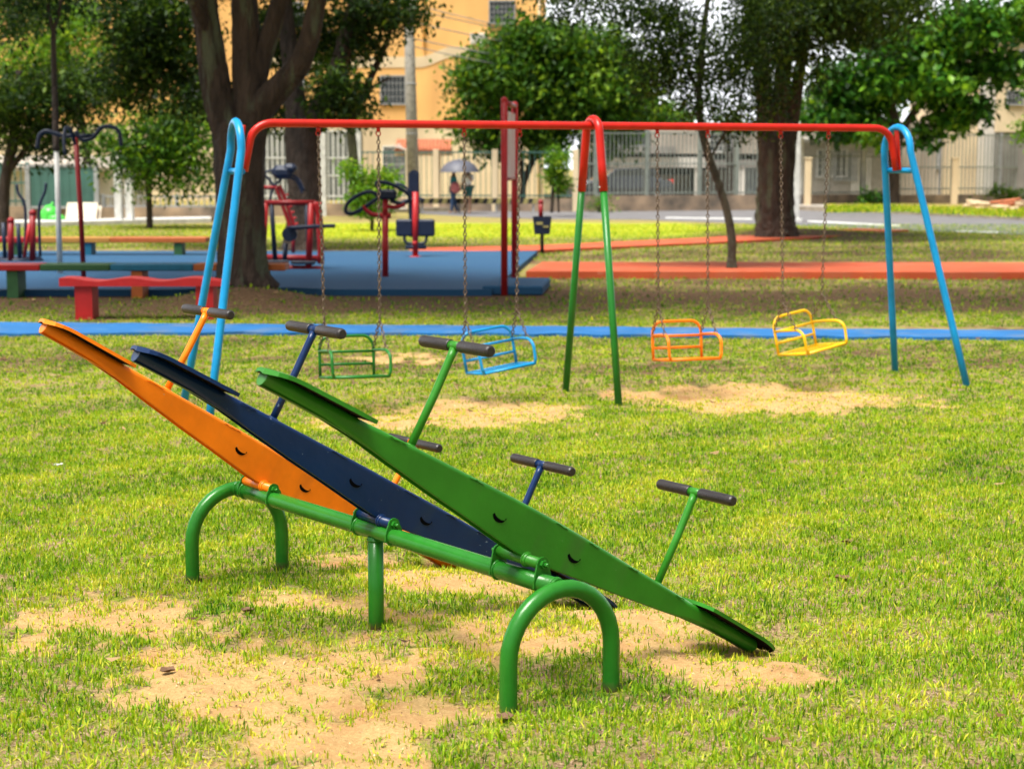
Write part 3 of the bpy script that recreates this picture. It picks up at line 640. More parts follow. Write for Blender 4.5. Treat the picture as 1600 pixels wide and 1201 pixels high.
# ================================================================== BENCHES
def at_g(x, y): return gp(x, y)
def bench(label, a, b_, ztop, segs, legs, depth=.3, th=.07, wavy=0, group=None, rz=None):
    # a, b_: world ends of the seat's front edge; segs: [(fraction, material)], legs: [(fraction, material)]
    a, b_ = Vector(a), Vector(b_); d = (b_-a); L_ = d.length; an = math.atan2(d.y, d.x)
    t_ = thing('bench', label, 'bench', (a.x, a.y, 0), an, group=group); f0 = 0
    for f1, m in segs:
        mb = MB(); x0, x1 = f0*L_, f1*L_-.004
        if wavy:
            n = 28; top = [(x0+(x1-x0)*i/n, ztop+wavy*math.sin(i/n*PI*5.2+1)) for i in range(n+1)]
            mb.prism([(x0, ztop-th-.02)]+[(x1, ztop-th-.02)]+top[::-1], 0, depth, 'y')
        else: mb.box(((x0+x1)/2, depth/2, ztop-th/2), (x1-x0, depth, th), bevel=.01)
        mb.build('seat', m, t_); f0 = f1
    for f_, m in legs:
        w_ = .18 if wavy else .135
        zt = ztop-th-(.02 if wavy else 0)
        MB().prism([(f_*L_-w_/2, -.03), (f_*L_+w_/2, -.03), (f_*L_+w_/2*(1.0), zt), (f_*L_-w_/2*1.0, zt)], .03, depth-.03, 'y').build('leg', m, t_)
    return t_
def P3(x, y, d): return at(x, y, d)
db = gp(140, 500).y; zt = at(200, 437, db).z
bench('low red bench with a wavy front edge behind the blue path', (at(92, 440, db).x, db, 0), (at(352, 440, db).x, db, 0), zt, [(1, M['benchrd'])], [(.14, M['benchrd']), (.87, M['benchrd'])], depth=.34, th=.05, wavy=.018)
d1 = gp(17, 456, .08).y; zt = at(200, 413, d1).z
x0, x1 = at(-170, 415, d1).x, at(446, 415, d1).x; L_ = x1-x0; fx = lambda px: (at(px, 415, d1).x-x0)/L_
bench('long bench painted red, green, blue and orange at the front of the rubber floor', (x0, d1, 0), (x1, d1, 0), zt,
      [(fx(62), M['benchrd']), (fx(172), M['benchgr']), (fx(302), M['benchbl']), (1, M['benchor'])], [(fx(-120), M['benchrd']), (fx(17), M['benchgr']), (fx(212), M['benchor']), (fx(395), M['benchgr'])], depth=.42, th=.08)
d2 = gp(200, 397, .08).y-.35; zt = at(200, 371, d2).z
x0, x1 = at(-60, 375, d2).x, at(322, 375, d2).x; L_ = x1-x0; fx = lambda px: (at(px, 375, d2).x-x0)/L_
bench('long low ochre and brown bench at the back of the blue rubber floor', (x0, d2, 0), (x1, d2, 0), zt,
      [(fx(60), M['benchrd']), (fx(172), M['benchyl']), (1, M['benchor'])], [(fx(20), M['benchgr']), (fx(135), M['benchbl']), (fx(277), M['benchgr'])], depth=.4, th=.09)

# ================================================================== EXERCISE MACHINES
def tubes(mb, lines, r_, n=8, sp=True):
    for l in lines: mb.tube(spline(l, 6) if (sp and len(l) > 2) else l, r_, n)
    return mb
# shoulder press tree at the left
d = gp(131, 434, .08).y; w0 = at(131, 434, d); k = lambda x, y, dy=0: tuple(at(x, y, d+dy))
e = thing('exercise_machine', 'tall red exercise post with curved navy pull-down arms on top', 'exercise machine', (w0.x, w0.y, .08))
tubes(MB(), [[k(131, 436), k(126, 330), k(118, 215)]], .034, 14, False).build('post', M['dkred'], e, True)
tubes(MB(), [[k(118, 205), k(128, 218), k(145, 215), k(158, 200), k(172, 198), k(185, 205), k(190, 228)]], .028).build('arm', M['dknavy'], e, True)
tubes(MB(), [[k(118, 212), k(100, 212), k(85, 208), k(72, 205), k(62, 212), k(58, 232)]], .028).build('arm', M['dknavy'], e, True)
tubes(MB(), [[k(117, 225, -.1), k(111, 204, -.25), k(103, 200, -.4), k(100, 215, -.5), k(101, 240, -.6)], [k(113, 213), k(143, 212)], [k(143, 212), k(150, 211)]], .024).build('crossbar', M['dknavy'], e, True)
# elliptical walkers
d = gp(30, 408, .08).y; w0 = at(30, 408, d); k = lambda x, y, dy=0: tuple(at(x, y, d+dy))
e = thing('exercise_machine', 'red and navy elliptical walker with curved handles at the left edge', 'exercise machine', (w0.x, w0.y, .08))
MB().tube([k(-30, 408), k(67, 408)], .045, 8).tube([k(-25, 404, .5), k(64, 404, .5)], .04, 8).build('base_bar', M['dknavy'], e, True)
for x_, y_ in ((17, 345), (51, 333)): MB().tube([k(x_, 408), k(x_, y_)], .05, 10).ball(k(x_, y_), .06).build('post', M['dkred'], e, True)
for l in ([k(26, 288), k(29, 303), k(37, 315), k(40, 340), k(39, 390)], [k(72, 286), k(70, 300), k(62, 320), k(61, 345), k(63, 400)]):
    tubes(MB(), [l], .024).build('handle', M['dknavy'], e, True)
for l in ([k(5, 348, .3), k(8, 405, .3)], [k(28, 349, -.2), k(31, 404, -.2)]): tubes(MB(), [l], .035).build('pedal_arm', M['dknavy'], e, True)
tubes(MB(), [[k(46, 350), k(38, 402)]], .03).build('link_rod', M['sgred'], e, True)
# air walker
d = gp(450, 420, .08).y; w0 = at(450, 420, d); k = lambda x, y, dy=0: tuple(at(x, y, d+dy))
e = thing('exercise_machine', 'red walking frame machine with navy swing legs right of the big tree', 'exercise machine', (w0.x, w0.y, .08))
for l_ in ([k(407, 418), k(502, 421)], [k(412, 402, .9), k(500, 404, .9)]): MB().tube(l_, .05, 10).build('base_bar', M['dkred'], e, True)
MB().tube([k(410, 317), k(493, 317)], .042, 10).build('top_bar', M['dkred'], e, True)
for l in ([k(415, 317), k(409, 418)], [k(486, 317), k(482, 421)], [k(497, 317, .3), k(502, 410, .5)], [k(492, 316), k(500, 345), k(501, 412)]): tubes(MB(), [l], .048, 10).build('post', M['sgred'], e, True)
for l in ([k(424, 317), k(430, 408)], [k(479, 317), k(484, 414)], [k(447, 380), k(444, 412)]): tubes(MB(), [l], .036).build('swing_leg', M['dknavy'], e, True)
MB().box(k(432, 409), (.35, .2, .05), bevel=.01).build('foot_plate', M['dknavy'], e, True); MB().box(k(474, 410), (.35, .2, .05), bevel=.01).build('foot_plate', M['dknavy'], e, True)
mb = MB(); c = Vector(k(452, 366, -.1)); mb.tube([c, c+Vector((.0, .1, 0))], .11, 16); mb.build('disc', M['dknavy'], e, True)
tubes(MB(), [[k(452, 356, -.1), k(490, 354, -.2), k(515, 353, -.3), k(524, 353, -.3)]], .03).build('handle', M['dknavy'], e, True)
# stepper behind it
d = gp(455, 398, .08).y+.6; w0 = at(450, 398, d); k = lambda x, y, dy=0: tuple(at(x, y, d+dy))
e = thing('exercise_machine', 'machine with black padded drum and slanted red rails against the dark trunk', 'exercise machine', (w0.x, w0.y, .08))
tubes(MB(), [[k(462, 360), k(448, 318), k(437, 290)], [k(456, 362), k(442, 322), k(431, 292)], [k(405, 293), k(440, 293)], [k(458, 396), k(459, 358)]], .035).build('frame', M['dkred'], e, True)
mb = MB(); 
for i in range(6): mb.tube([k(443+i*3.4, 306+i*9), k(451+i*3, 304+i*9)], .022, 6)
mb.build('rung', M['sgred'], e, True)
MB().box(k(441, 269), (.36, .26, .24), bevel=.08).box(k(453, 263), (.24, .24, .16), bevel=.06).build('padded_drum', M['dknavy'], e, True)
tubes(MB(), [[k(404, 290), k(412, 272), k(424, 266), k(436, 268)], [k(404, 272), k(414, 274), k(428, 290), k(436, 300)], [k(446, 275), k(462, 282), k(470, 296), k(472, 302)], [k(450, 270), k(466, 280), k(475, 298)], [k(420, 318), k(428, 292), k(440, 280)]], .022).build('handle', M['dknavy'], e, True)
# red post with butterfly arms
d = gp(603, 432, .08).y; w0 = at(603, 432, d); k = lambda x, y, dy=0: tuple(at(x, y, d+dy))
e = thing('exercise_machine', 'red exercise post with navy loop arms in the middle of the rubber floor', 'exercise machine', (w0.x, w0.y, .08))
MB().tube([k(602, 433), k(602, 338)], .045, 14).tube([k(602, 340), k(602, 312)], .04, 14).tube([k(593, 337), k(611, 337)], .04, 10).tube([k(603, 433), k(603, 436)], .075, 14).build('post', M['sgred'], e, True)
tubes(MB(), [[k(596, 336), k(582, 335), k(572, 328), k(568, 321)]], .03).build('side_arm', M['sgred'], e, True)
tubes(MB(), [[k(604, 322), k(615, 324), k(625, 322), k(632, 318)]], .03).build('side_arm', M['sgred'], e, True)
tubes(MB(), [[k(602, 312), k(580, 300), k(560, 305), k(543, 318), k(541, 332), k(555, 332), k(575, 320), k(597, 305)]], .026).build('loop_handle', M['dknavy'], e, True)
tubes(MB(), [[k(600, 308), k(592, 295), k(588, 286), k(602, 285), k(620, 292), k(636, 302), k(640, 312), k(628, 318), k(610, 314)]], .026).build('loop_handle', M['dknavy'], e, True)
MB().box(k(606, 304), (.24, .14, .14), bevel=.03).build('pivot_head', M['dknavy'], e, True)
# back trainer: red and navy column with two seats
d = gp(649, 401, .08).y; w0 = at(649, 401, d); k = lambda x, y, dy=0: tuple(at(x, y, d+dy))
e = thing('exercise_machine', 'red and navy column machine with two navy seats back to back', 'exercise machine', (w0.x, w0.y, .08))
MB().tube([k(649, 401), k(649, 300)], .05, 14).tube([k(649, 400), k(649, 403)], .1, 14).tube([k(645, 380), k(652, 380)], .06, 10).build('post', M['sgred'], e, True)
MB().box(k(647, 320, .06), (.18, .06, 1.08), bevel=.02).tube([k(647, 274, .03), k(647, 274, .09)], .09, 14).build('back_board', M['dknavy'], e, True)
for x_ in (632, 666):
    s_ = MB().box(k(x_, 356), (.29, .07, .29), bevel=.03).build('seat_pad', M['dknavy'], e, True)
    sg = 1 if x_ > 649 else -1
    tubes(MB(), [[k(x_, 366), k(x_, 374), k(x_-sg*4, 380), k(649, 381)]], .024).build('seat_arm', M['dknavy'], s_, True)
MB().tube([k(633, 386), k(666, 386)], .035, 8).build('foot_bar', M['dknavy'], e, True)
tubes(MB(), [[k(655, 310), k(638, 312), k(622, 318)], [k(641, 300), k(630, 290), k(618, 287)], [k(655, 310), k(663, 312)]], .022).build('handle', M['dknavy'], e, True)

# ================================================================== SIGN BOARD, BIN, POLES
da = gp(787, 449, .1).y; dbb = gp(804, 436, .1).y
pa, pb = at(788, 449, da), at(804, 436, dbb); za = at(790, 157, da).z; zb = at(803, 200, dbb).z
e = thing('sign_board', 'tall red two-post sign frame with a faded panel seen nearly edge on', 'sign', (pa.x, pa.y, 0))
ztop = za
for p_, px_ in ((pa, 788), (pb, 804)):
    MB().tube([(p_.x, p_.y, 0), (p_.x, p_.y, ztop)], .042, 12).ball((p_.x, p_.y, ztop), .045).build('post', M['sgred'], e, True)
v = (pb-pa); v.z = 0; nn = Vector((v.y, -v.x, 0)).normalized()*.02
def quadbox(a, b_, z0, z1, th, mb):
    d_ = (b_-a); d_.z = 0; n_ = Vector((d_.y, -d_.x, 0)).normalized()*th/2
    vs = [a-n_, b_-n_, b_+n_, a+n_]; vs = [(q_.x, q_.y, z0) for q_ in vs]+[(q_.x, q_.y, z1) for q_ in vs]
    return mb.add(vs, [(0,3,2,1),(4,5,6,7),(0,1,5,4),(1,2,6,5),(2,3,7,6),(3,0,4,7)], False)
pn = quadbox(pa.lerp(pb, .06), pa.lerp(pb, .94), at(790, 278, da).z, ztop-.12, .03, MB()).build('panel', M['signw'], e, True)
f_ = MB().tube([(pa.x, pa.y, ztop-.02), (pb.x, pb.y, ztop-.02)], .035, 10).tube([(pa.x, pa.y, at(790, 280, da).z), (pb.x, pb.y, at(790, 280, da).z)], .025, 10).build('rail', M['dkred'], e, True)
c = pa.lerp(pb, .5); MB().box((c.x+.1, c.y, .06), (.75, 1.6, .12), rz=math.atan2(v.y, v.x)-PI/2, bevel=.02).build('base_slab', M['rubblue'], e, True)

d = gp(847, 396).y; w0 = at(847, 396, d); k = lambda x, y, dy=0: tuple(at(x, y, d+dy))
e = thing('litter_bin', 'small navy litter bin on a dark post beside the blue floor', 'bin', (w0.x, w0.y, 0))
MB().tube([k(847, 397), k(847, 345)], .035, 10).build('post', M['dknavy'], e, True)
MB().tube([k(845, 345), k(845, 317)], .042, 10).ball(k(845, 316), .05).build('post_top', M['dkred'], e, True)
mb = MB(); c = Vector(k(847, 352, -.1)); W_, D_, H_ = .17, .13, .16
vs = [(c.x+sx*W_*s_, c.y+sy*D_*s_, c.z+h) for h, s_ in ((-H_, .82), (H_, 1), (H_, .88), (-H_*.8, .72)) for sx, sy in ((-1,-1),(1,-1),(1,1),(-1,1))]
fs = [(0,3,2,1), (12,13,14,15)]+[(r_*4+i, r_*4+(i+1) % 4, r_*4+4+(i+1) % 4, r_*4+4+i) for r_ in range(3) for i in range(4)]
mb.add(vs, fs, False).build('basket', M['dknavy'], e, True)
MB().box(tuple(c+Vector((-.05, -D_*.97, .04))), (.12, .008, .05)).box(tuple(c+Vector((.07, -D_*.97, -.02))), (.1, .008, .03)).build('sticker', M['yelblk'], e, True)

# white post right of the right tree
d = gp(1243, 347).y; w0 = at(1243, 347, d)
e = thing('white_post', 'square white post standing between the right trunk and the road', 'post', (w0.x, w0.y, 0))
MB().box((w0.x, w0.y, 1.4), (.17, .17, 2.8), bevel=.01).build('shaft', M['white'], e, True); MB().box((w0.x, w0.y, .05), (.32, .32, .1), bevel=.01).build('footing', M['white'], e, True)
# utility pole + cables
d = 57.; w0 = at(647, 332, d)
e = thing('utility_pole', 'tall grey concrete utility pole in front of the orange building', 'utility pole', (w0.x, w0.y, 0))
MB().tube([(w0.x, w0.y, 0), (w0.x-.1, w0.y, 5), (w0.x-.2, w0.y, 11)], [.21, .17, .12], 16).build('shaft', M['concrete'], e, True)
for zz in (2.6, 4.2): MB().tube([(w0.x-.06, w0.y, zz), (w0.x-.06, w0.y, zz+.03)], .2, 16).build('band', M['grey'], e, True)
MB().box((w0.x-.2, w0.y-.15, 9.6), (1.9, .1, .12)).build('crossarm', M['wood'], e, True)
for i, (yl, yr) in enumerate(((6, 30), (14, 26), (34, 42), (60, 58), (72, 78))):
    a = at(642, yl, d); b2 = at(1140, yr+40, 74.); pts = [a.lerp(b2, q_/12)+Vector((0, .0, -.5*4*(q_/12)*(1-q_/12))) for q_ in range(13)]
    o = MB().tube(pts, .018, 5).build('power_cable', M['grey'])
    tag(o, '%s of the five thin overhead cables crossing the orange facade' % ('topmost', 'second from the top', 'middle one', 'second from the bottom', 'lowest')[i], 'cable', 'overhead cables')


# ================================================================== TREES
def limb_mesh(mb, pts, n=12, seed=0, rough=.08):
    sp = spline(pts, 7); o = len(mb.v); r = random.Random(seed)
    mb.tube([p[:3] for p in sp], [p[3] for p in sp], n, caps=True)
    for i, p in enumerate(sp):
        for k_ in range(n):
            v = mb.v[o+i*n+k_]; q_ = 1+rough*math.sin(k_*2.1+seed+i*.15)+r.uniform(-rough, rough)*.5
            mb.v[o+i*n+k_] = tuple(p[j]+(v[j]-p[j])*q_ for j in range(3))
def leafcloud(name, blobs, size, m, parent, seed, per=26, spread=.5, droop=.2, aspect=.5, low=0.):
    """blobs: (centre, (rx, ry, rz), leaves). Leaves sit in sprays spread through each blob, denser near its skin."""
    r = np.random.default_rng(seed); C_ = []
    if parent is not None and parent.get('category') == 'tree': size *= .82; blobs = [(c, rad, cnt*1.55) for c, rad, cnt in blobs]
    nb = []
    for c, rad, cnt in blobs:                     # break each mass into uneven lumps
        if cnt < 900: nb.append((c, rad, cnt)); continue
        nb.append((c, tuple(q_*.72 for q_ in rad), cnt*.34)); k_ = 9
        for _ in range(k_):
            u = r.normal(0, 1, 3); u /= np.linalg.norm(u); f_ = r.uniform(.5, .85); g_ = r.uniform(.26, .5); nb.append((tuple(np.array(c)+u*f_*np.array(rad)), tuple(q_*g_ for q_ in rad), cnt*.66/k_*r.uniform(.6, 1.4)))
    blobs = nb
    for c, rad, cnt in blobs:
        ns = max(1, int(cnt/per)); u = r.normal(0, 1, (ns, 3)); u /= np.linalg.norm(u, axis=1)[:, None]
        rr = (1-r.beta(1.2, 2.6, ns)*.85)[:, None]; lump = 1+.22*np.sin(u[:, :1]*5+seed+c[0])*np.cos(u[:, 2:3]*4.3+c[1])
        cc = np.array(c)+u*rr*np.array(rad)*lump
        p = np.repeat(cc, per, 0)+r.normal(0, 1, (ns*per, 3))*spread*np.array([1, 1, .6]); tn = np.repeat(r.normal(r.normal(0, .12), .14, ns), per)
        C_.append(np.concatenate([p, tn[:, None]], 1))
    P_ = np.concatenate(C_); tn = P_[:, 3]; P_ = P_[:, :3]; n = len(P_)
    d = r.normal(0, 1, (n, 3)); d[:, 2] -= droop*2; d /= np.linalg.norm(d, axis=1)[:, None]
    a = np.cross(d, r.normal(0, 1, (n, 3))*np.array([.5, .5, 1])+np.array([0, 0, .8])); a /= np.linalg.norm(a, axis=1)[:, None]; nrm = np.cross(a, d)
    L_ = (size*r.uniform(.6, 1.35, n))[:, None]; W_ = L_*aspect
    V = np.stack([P_, P_+d*L_*.45+a*W_*.5+nrm*L_*.06, P_+d*L_, P_+d*L_*.45-a*W_*.5+nrm*L_*.06], 1).reshape(-1, 3)
    o = np.arange(n)*4; Q = np.stack([o, o+1, o+2, o+3], -1)
    I = None
    if parent is not None: V = V-np.array(parent.location)
    me = npmesh(name, V, Q, smooth=False); tint = np.clip(r.normal(.42, .2, n)+tn, 0, 1); fattr(me, 'tint', np.repeat(tint, 4)); me.materials.append(m)
    ob = bpy.data.objects.new(name, me); COL.objects.link(ob); ob.parent = parent; return ob
def tree(label, base, limbs, blobs, bark, leaf, size, seed, n=12, per=26, spread=.45, aspect=.5, cat='tree', name='tree', rough=.08, flare=None):
    t_ = thing(name, label, cat, tuple(base)); mb = MB()
    for i, l in enumerate(limbs): limb_mesh(mb, l, n if i < 3 else 8, seed+i, rough)
    if flare:
        for a in range(7):
            an = 2*PI*a/7+seed; c, s_ = math.cos(an), math.sin(an)
            limb_mesh(mb, [(base[0]+c*flare*.35, base[1]+s_*flare*.35, base[2]+flare*1.3, flare*.3), (base[0]+c*flare*.85, base[1]+s_*flare*.85, base[2]+flare*.4, flare*.32), (base[0]+c*flare*1.5, base[1]+s_*flare*1.5, base[2]-.05, flare*.22)], 8, seed+a, .1)
    mb.build('trunk', bark, t_, True)
    if blobs: leafcloud('crown', blobs, size, leaf, t_, seed, per, spread, aspect=aspect)
    return t_
def pl(d, pts, dz=0):                       # photo points with a radius in photo pixels -> limb points at distance d (+dy)
    out = []
    for q in pts:
        dd = d+(q[3] if len(q) > 3 else 0); p = at(q[0], q[1], dd); out.append((p.x, p.y, p.z, q[2]*dd/FPX))
    return out
def bl(d, pts):                             # blobs given by photo centre, radii in photo pixels, depth radius in metres, leaves, extra depth
    out = []
    for x, y, rx, ry, ryd, cnt, dy in pts:
        p = at(x, y, d+dy); s_ = (d+dy)/FPX; out.append(((p.x, p.y, p.z), (rx*s_, ryd, ry*s_), cnt))
    return out
# big forked tree, left
b0 = gp(380, 445, .17); d = b0.y
tree('thick brown trunk forking into heavy limbs behind the left blue swing legs', b0,
     [pl(d, [(381, 470, 48), (381, 446, 45), (379, 415, 39), (378, 360, 36), (375, 290, 37), (374, 220, 39), (372, 195, 36), (373, 178, 15)]),
      pl(d, [(374, 250, 30), (360, 205, 28), (343, 160, 24), (334, 110, 22), (327, 60, 20), (318, 0, 19), (310, -90, 17), (290, -220, 13)]),
      pl(d, [(378, 250, 30), (388, 205, 28), (390, 160, 25), (386, 110, 22), (384, 60, 21), (381, 0, 19), (374, -90, 16), (360, -230, 12)]),
      pl(d, [(390, 200, 20), (415, 160, 22, -.1), (448, 125, 20, -.2), (470, 95, 18, -.3), (486, 50, 16, -.4), (500, -10, 14, -.5), (530, -120, 12, -.8), (600, -260, 8, -1)]),
      pl(d, [(392, 165, 17), (404, 110, 16), (418, 65, 15), (436, 10, 14), (452, -60, 12), (470, -200, 8)]),
      pl(d, [(327, 60, 10), (290, -20, 9, -.5), (230, -110, 7, -1.2), (150, -230, 5, -2)])],
     bl(d, [(330, -250, 330, 110, 3.2, 11000, 0)])+[((-2.2, 18.3, 7.0), (5.0, 3.0, 1.1), 16000), ((-7, 19.5, 6.8), (3.5, 3, 1.1), 8000)]+bl(d, [ (80, -170, 200, 100, 3, 6500, 1.5), (560, -260, 260, 90, 3, 6500, -1), (350, -420, 420, 130, 4, 7000, 0)]),  # world-placed masses: unseen overhead crown added to shade the ground
     M['bark'], L_dark, .12, 3, n=22, per=34, spread=.42, flare=.27, rough=.07)
# second dark tree behind it
d = 33.; b0 = at(474, 378, d); b0.z = 0
tree('dark forked trunk behind the walking machine, leaves hanging across the orange facade', b0,
     [pl(d, [(474, 400, 34), (474, 380, 30), (475, 320, 25), (472, 250, 26), (472, 200, 26), (476, 175, 10)]),
      pl(d, [(472, 215, 20), (463, 170, 17), (456, 120, 14), (450, 60, 13), (440, -30, 12), (430, -120, 9)]),
      pl(d, [(478, 210, 20), (502, 170, 18), (525, 120, 15), (540, 60, 13), (556, 0, 11), (575, -90, 9)]),
      pl(d, [(540, 200, 4), (562, 160, 5, .5), (585, 110, 5, .5), (602, 72, 4, .5), (612, 40, 3, .5)]),
      pl(d, [(572, 145, 3, .5), (590, 131, 2, .5), (610, 122, 1.5, .5)])],
     bl(d, [(470, -60, 200, 75, 2.5, 6000, 0), (530, 150, 42, 42, 1, 1500, -.4), (520, 60, 60, 45, 1, 1500, 1), (435, 60, 50, 60, 1.2, 1700, 1), (430, 175, 40, 26, .8, 900, 2), (590, 22, 48, 34, 1.2, 1500, 0), (640, 18, 20, 30, .6, 420, 0), (560, 68, 22, 18, .7, 450, 0), (270, 80, 75, 60, 1.4, 3600, .5), (215, 20, 90, 45, 1.4, 3600, 0), (200, 130, 65, 40, 1.3, 1900, .8), (300, 160, 32, 28, 1, 800, 0)]),
     M['barkd'], L_dark, .15, 5, n=16, per=22, spread=.26, flare=.3)
# thin tree with bright low crown, left
d = gp(234, 357, 0).y; b0 = gp(234, 357)
tree('small thin-trunked tree with loose leaves left of the big forked trunk', b0,
     [pl(d, [(234, 360, 5), (233, 320, 4.5), (231, 285, 5), (226, 262, 4), (218, 235, 3.5), (212, 190, 3)]), pl(d, [(231, 290, 4), (240, 262, 3), (258, 235, 2.5), (275, 200, 2)])],
     bl(d, [(232, 245, 70, 36, 1.2, 1500, 0), (290, 225, 48, 44, 1.2, 1300, 0), (185, 225, 50, 30, 1, 700, 0), (262, 190, 60, 30, 1.2, 1200, 0), (305, 280, 34, 20, .8, 340, 0), (245, 285, 30, 16, .6, 260, 0)]),
     M['barkd'], L_mid, .19, 9, n=10, per=16, spread=.36)
d = gp(93, 427, .08).y; w0 = at(94, 427, d)
e = tree('slim straight tree with a whitewashed lower trunk, forking high above the benches', (w0.x, w0.y, 0),
     [pl(d, [(88, 236, 5), (86, 160, 4.6), (84, 100, 4.2), (83, 45, 4)]), pl(d, [(83, 50, 3), (78, 25, 2.6), (72, -10, 2.2), (60, -80, 2)]), pl(d, [(83, 50, 3), (92, 20, 2.8), (98, -20, 2.4), (112, -110, 2)])],
     bl(d, [(80, -40, 120, 46, 1.4, 2600, 0), (30, 10, 50, 26, .8, 700, 0)]), M['barkd'], L_dark, .1, 77, n=10, per=18, spread=.24)
MB().tube([(w0.x, w0.y, .0), (at(91, 330, d).x, w0.y, at(91, 330, d).z), (at(88, 233, d).x, w0.y, at(88, 233, d).z)], [.042, .038, .036], 12).build('painted_trunk', M['white'], e, True)
# dark leaning trunk at the left edge
d = 36.; b0 = at(6, 388, d); b0.z = 0
tree('dark slender forked trunk leaning at the left edge behind the elliptical walker', b0,
     [pl(d, [(0, 400, 12), (4, 350, 11), (6, 310, 9), (10, 270, 8), (18, 230, 8), (26, 180, 7), (30, 110, 5)]), pl(d, [(8, 275, 5), (22, 256, 5), (38, 236, 4), (52, 215, 3)]), pl(d, [(18, 222, 4), (4, 210, 4), (-14, 200, 3)])],
     bl(d, [(30, 150, 85, 42, 1.6, 2600, 0), (60, 215, 60, 36, 1.2, 1500, .4), (10, 195, 50, 34, 1, 900, 0), (120, 150, 60, 46, 1.2, 1800, 1), (20, 30, 60, 30, 1.2, 1100, 0)]),
     M['barkd'], L_dark, .15, 12, n=10, per=20, spread=.3)
# pale sunlit tree in front of the facade, far left
d = 52.; b0 = at(85, 340, d); b0.z = 0
tree('sunlit yellow green tree filling the far left before the orange building', b0,
     [pl(d, [(140, 350, 8), (138, 280, 7), (130, 200, 6), (110, 120, 5), (100, 30, 4)]), pl(d, [(130, 200, 5), (90, 130, 4), (60, 60, 3)])],
     bl(d, [(75, 90, 60, 40, 2, 1800, 0), (115, 35, 55, 30, 2, 1500, 0), (25, 110, 35, 50, 2, 900, 0), (160, 90, 40, 40, 2, 900, 0), (330, 180, 34, 24, 1, 420, -2)]),
     M['barkd'], L_bright, .2, 14, n=8, per=18, spread=.42)
# dense round tree in the middle
d = 62.; b0 = at(818, 322, d); b0.z = 0
tree('dense rounded green tree standing before the fence right of the orange building', b0,
     [pl(d, [(818, 330, 6), (818, 290, 5), (832, 250, 5), (848, 200, 5), (860, 120, 4)]), pl(d, [(818, 290, 4), (812, 240, 4), (800, 180, 4), (790, 120, 3)])],
     bl(d, [(790, 120, 80, 66, 2.2, 5200, 0), (870, 120, 88, 74, 2.4, 6200, 0), (950, 150, 62, 56, 2, 3300, 0), (830, 62, 90, 28, 2, 2600, 0), (760, 190, 50, 28, 1.5, 1500, 0), (850, 200, 60, 30, 1.6, 1700, 0), (940, 85, 56, 40, 1.8, 2000, 0), (985, 125, 50, 40, 1.6, 1500, 0), (780, 225, 25, 22, 1, 500, 0), (955, 215, 22, 24, 1, 420, 0)]),
     M['barkd'], L_mid, .3, 17, n=8, per=20, spread=.42)
d = 54.; b0 = at(868, 330, d); b0.z = 0
tree('small young bushy tree just left of the red swing leg tops', b0,
     [pl(d, [(862, 332, 3), (864, 300, 3), (868, 270, 2.5)]), pl(d, [(873, 332, 2), (872, 300, 2.2), (872, 260, 2)])],
     bl(d, [(868, 258, 21, 30, .5, 900, 0), (876, 285, 14, 16, .4, 260, 0)]), M['barkd'], L_bright, .17, 19, n=6, per=14, spread=.12)
d = gp(580, 361).y; b0 = gp(580, 361)
tree('light green shrub with a short stem in front of the white gate', b0,
     [pl(d, [(581, 362, 3), (581, 340, 3), (575, 310, 2.5), (560, 280, 2)]), pl(d, [(581, 342, 2.5), (590, 310, 2), (600, 285, 2)])],
     bl(d, [(585, 292, 40, 24, .7, 1700, 0), (548, 268, 16, 18, .4, 300, 0), (575, 318, 34, 18, .5, 700, 0), (600, 275, 20, 12, .4, 260, 0)]), M['barkd'], L_bright, .13, 23, n=6, per=14, spread=.14, cat='shrub', name='shrub')
# leaning thin tree
b0 = gp(1143, 429); d = b0.y
tree('thin leaning trunk rising from beside the red path', b0,
     [pl(d, [(1145, 440, 11), (1143, 427, 10), (1143, 400, 7), (1143, 370, 7), (1136, 330, 6.5), (1124, 290, 6), (1108, 245, 6), (1096, 200, 6), (1092, 150, 5), (1096, 80, 5), (1106, 0, 4), (1120, -110, 4)]),
      pl(d, [(1092, 150, 3), (1070, 90, 3), (1060, 30, 2), (1050, -60, 2)]), pl(d, [(1110, 248, 2), (1128, 215, 2.2), (1150, 180, 2), (1165, 120, 2)])],
     bl(d, [(1100, -70, 230, 60, 2, 5200, 0), (1075, 80, 48, 70, .8, 1300, 0), (1110, 160, 60, 34, .8, 1100, 0), (1150, 90, 56, 56, 1, 1900, .3), (1040, 20, 70, 24, .8, 1100, 0), (1160, 200, 34, 20, .6, 420, .3), (1010, 130, 12, 20, .4, 90, 0), (1190, 20, 60, 40, 1, 1400, 0), (900, -22, 80, 30, 1, 1300, 0), (880, 25, 34, 12, .5, 260, 0), (985, 8, 50, 14, .5, 330, 0), (1040, 60, 44, 54, .6, 1300, 0), (1050, 120, 60, 50, .7, 1300, 0), (1000, 70, 30, 40, .5, 420, 0), (1185, 150, 40, 50, .7, 900, .2), (960, 20, 50, 18, .5, 330, 0)])+[((3.6, 19.2, 7.0), (4.6, 3.0, 1.1), 24000), ((7.6, 21.5, 7.0), (3.6, 3.2, 1.1), 16000), ((5.0, 29, 7.5), (6, 4, 1.3), 18000)],  # last masses lie above the view, added to cast shade on the lawn
     M['barkg'], L_dark, .085, 29, n=10, per=16, spread=.2, flare=.07)
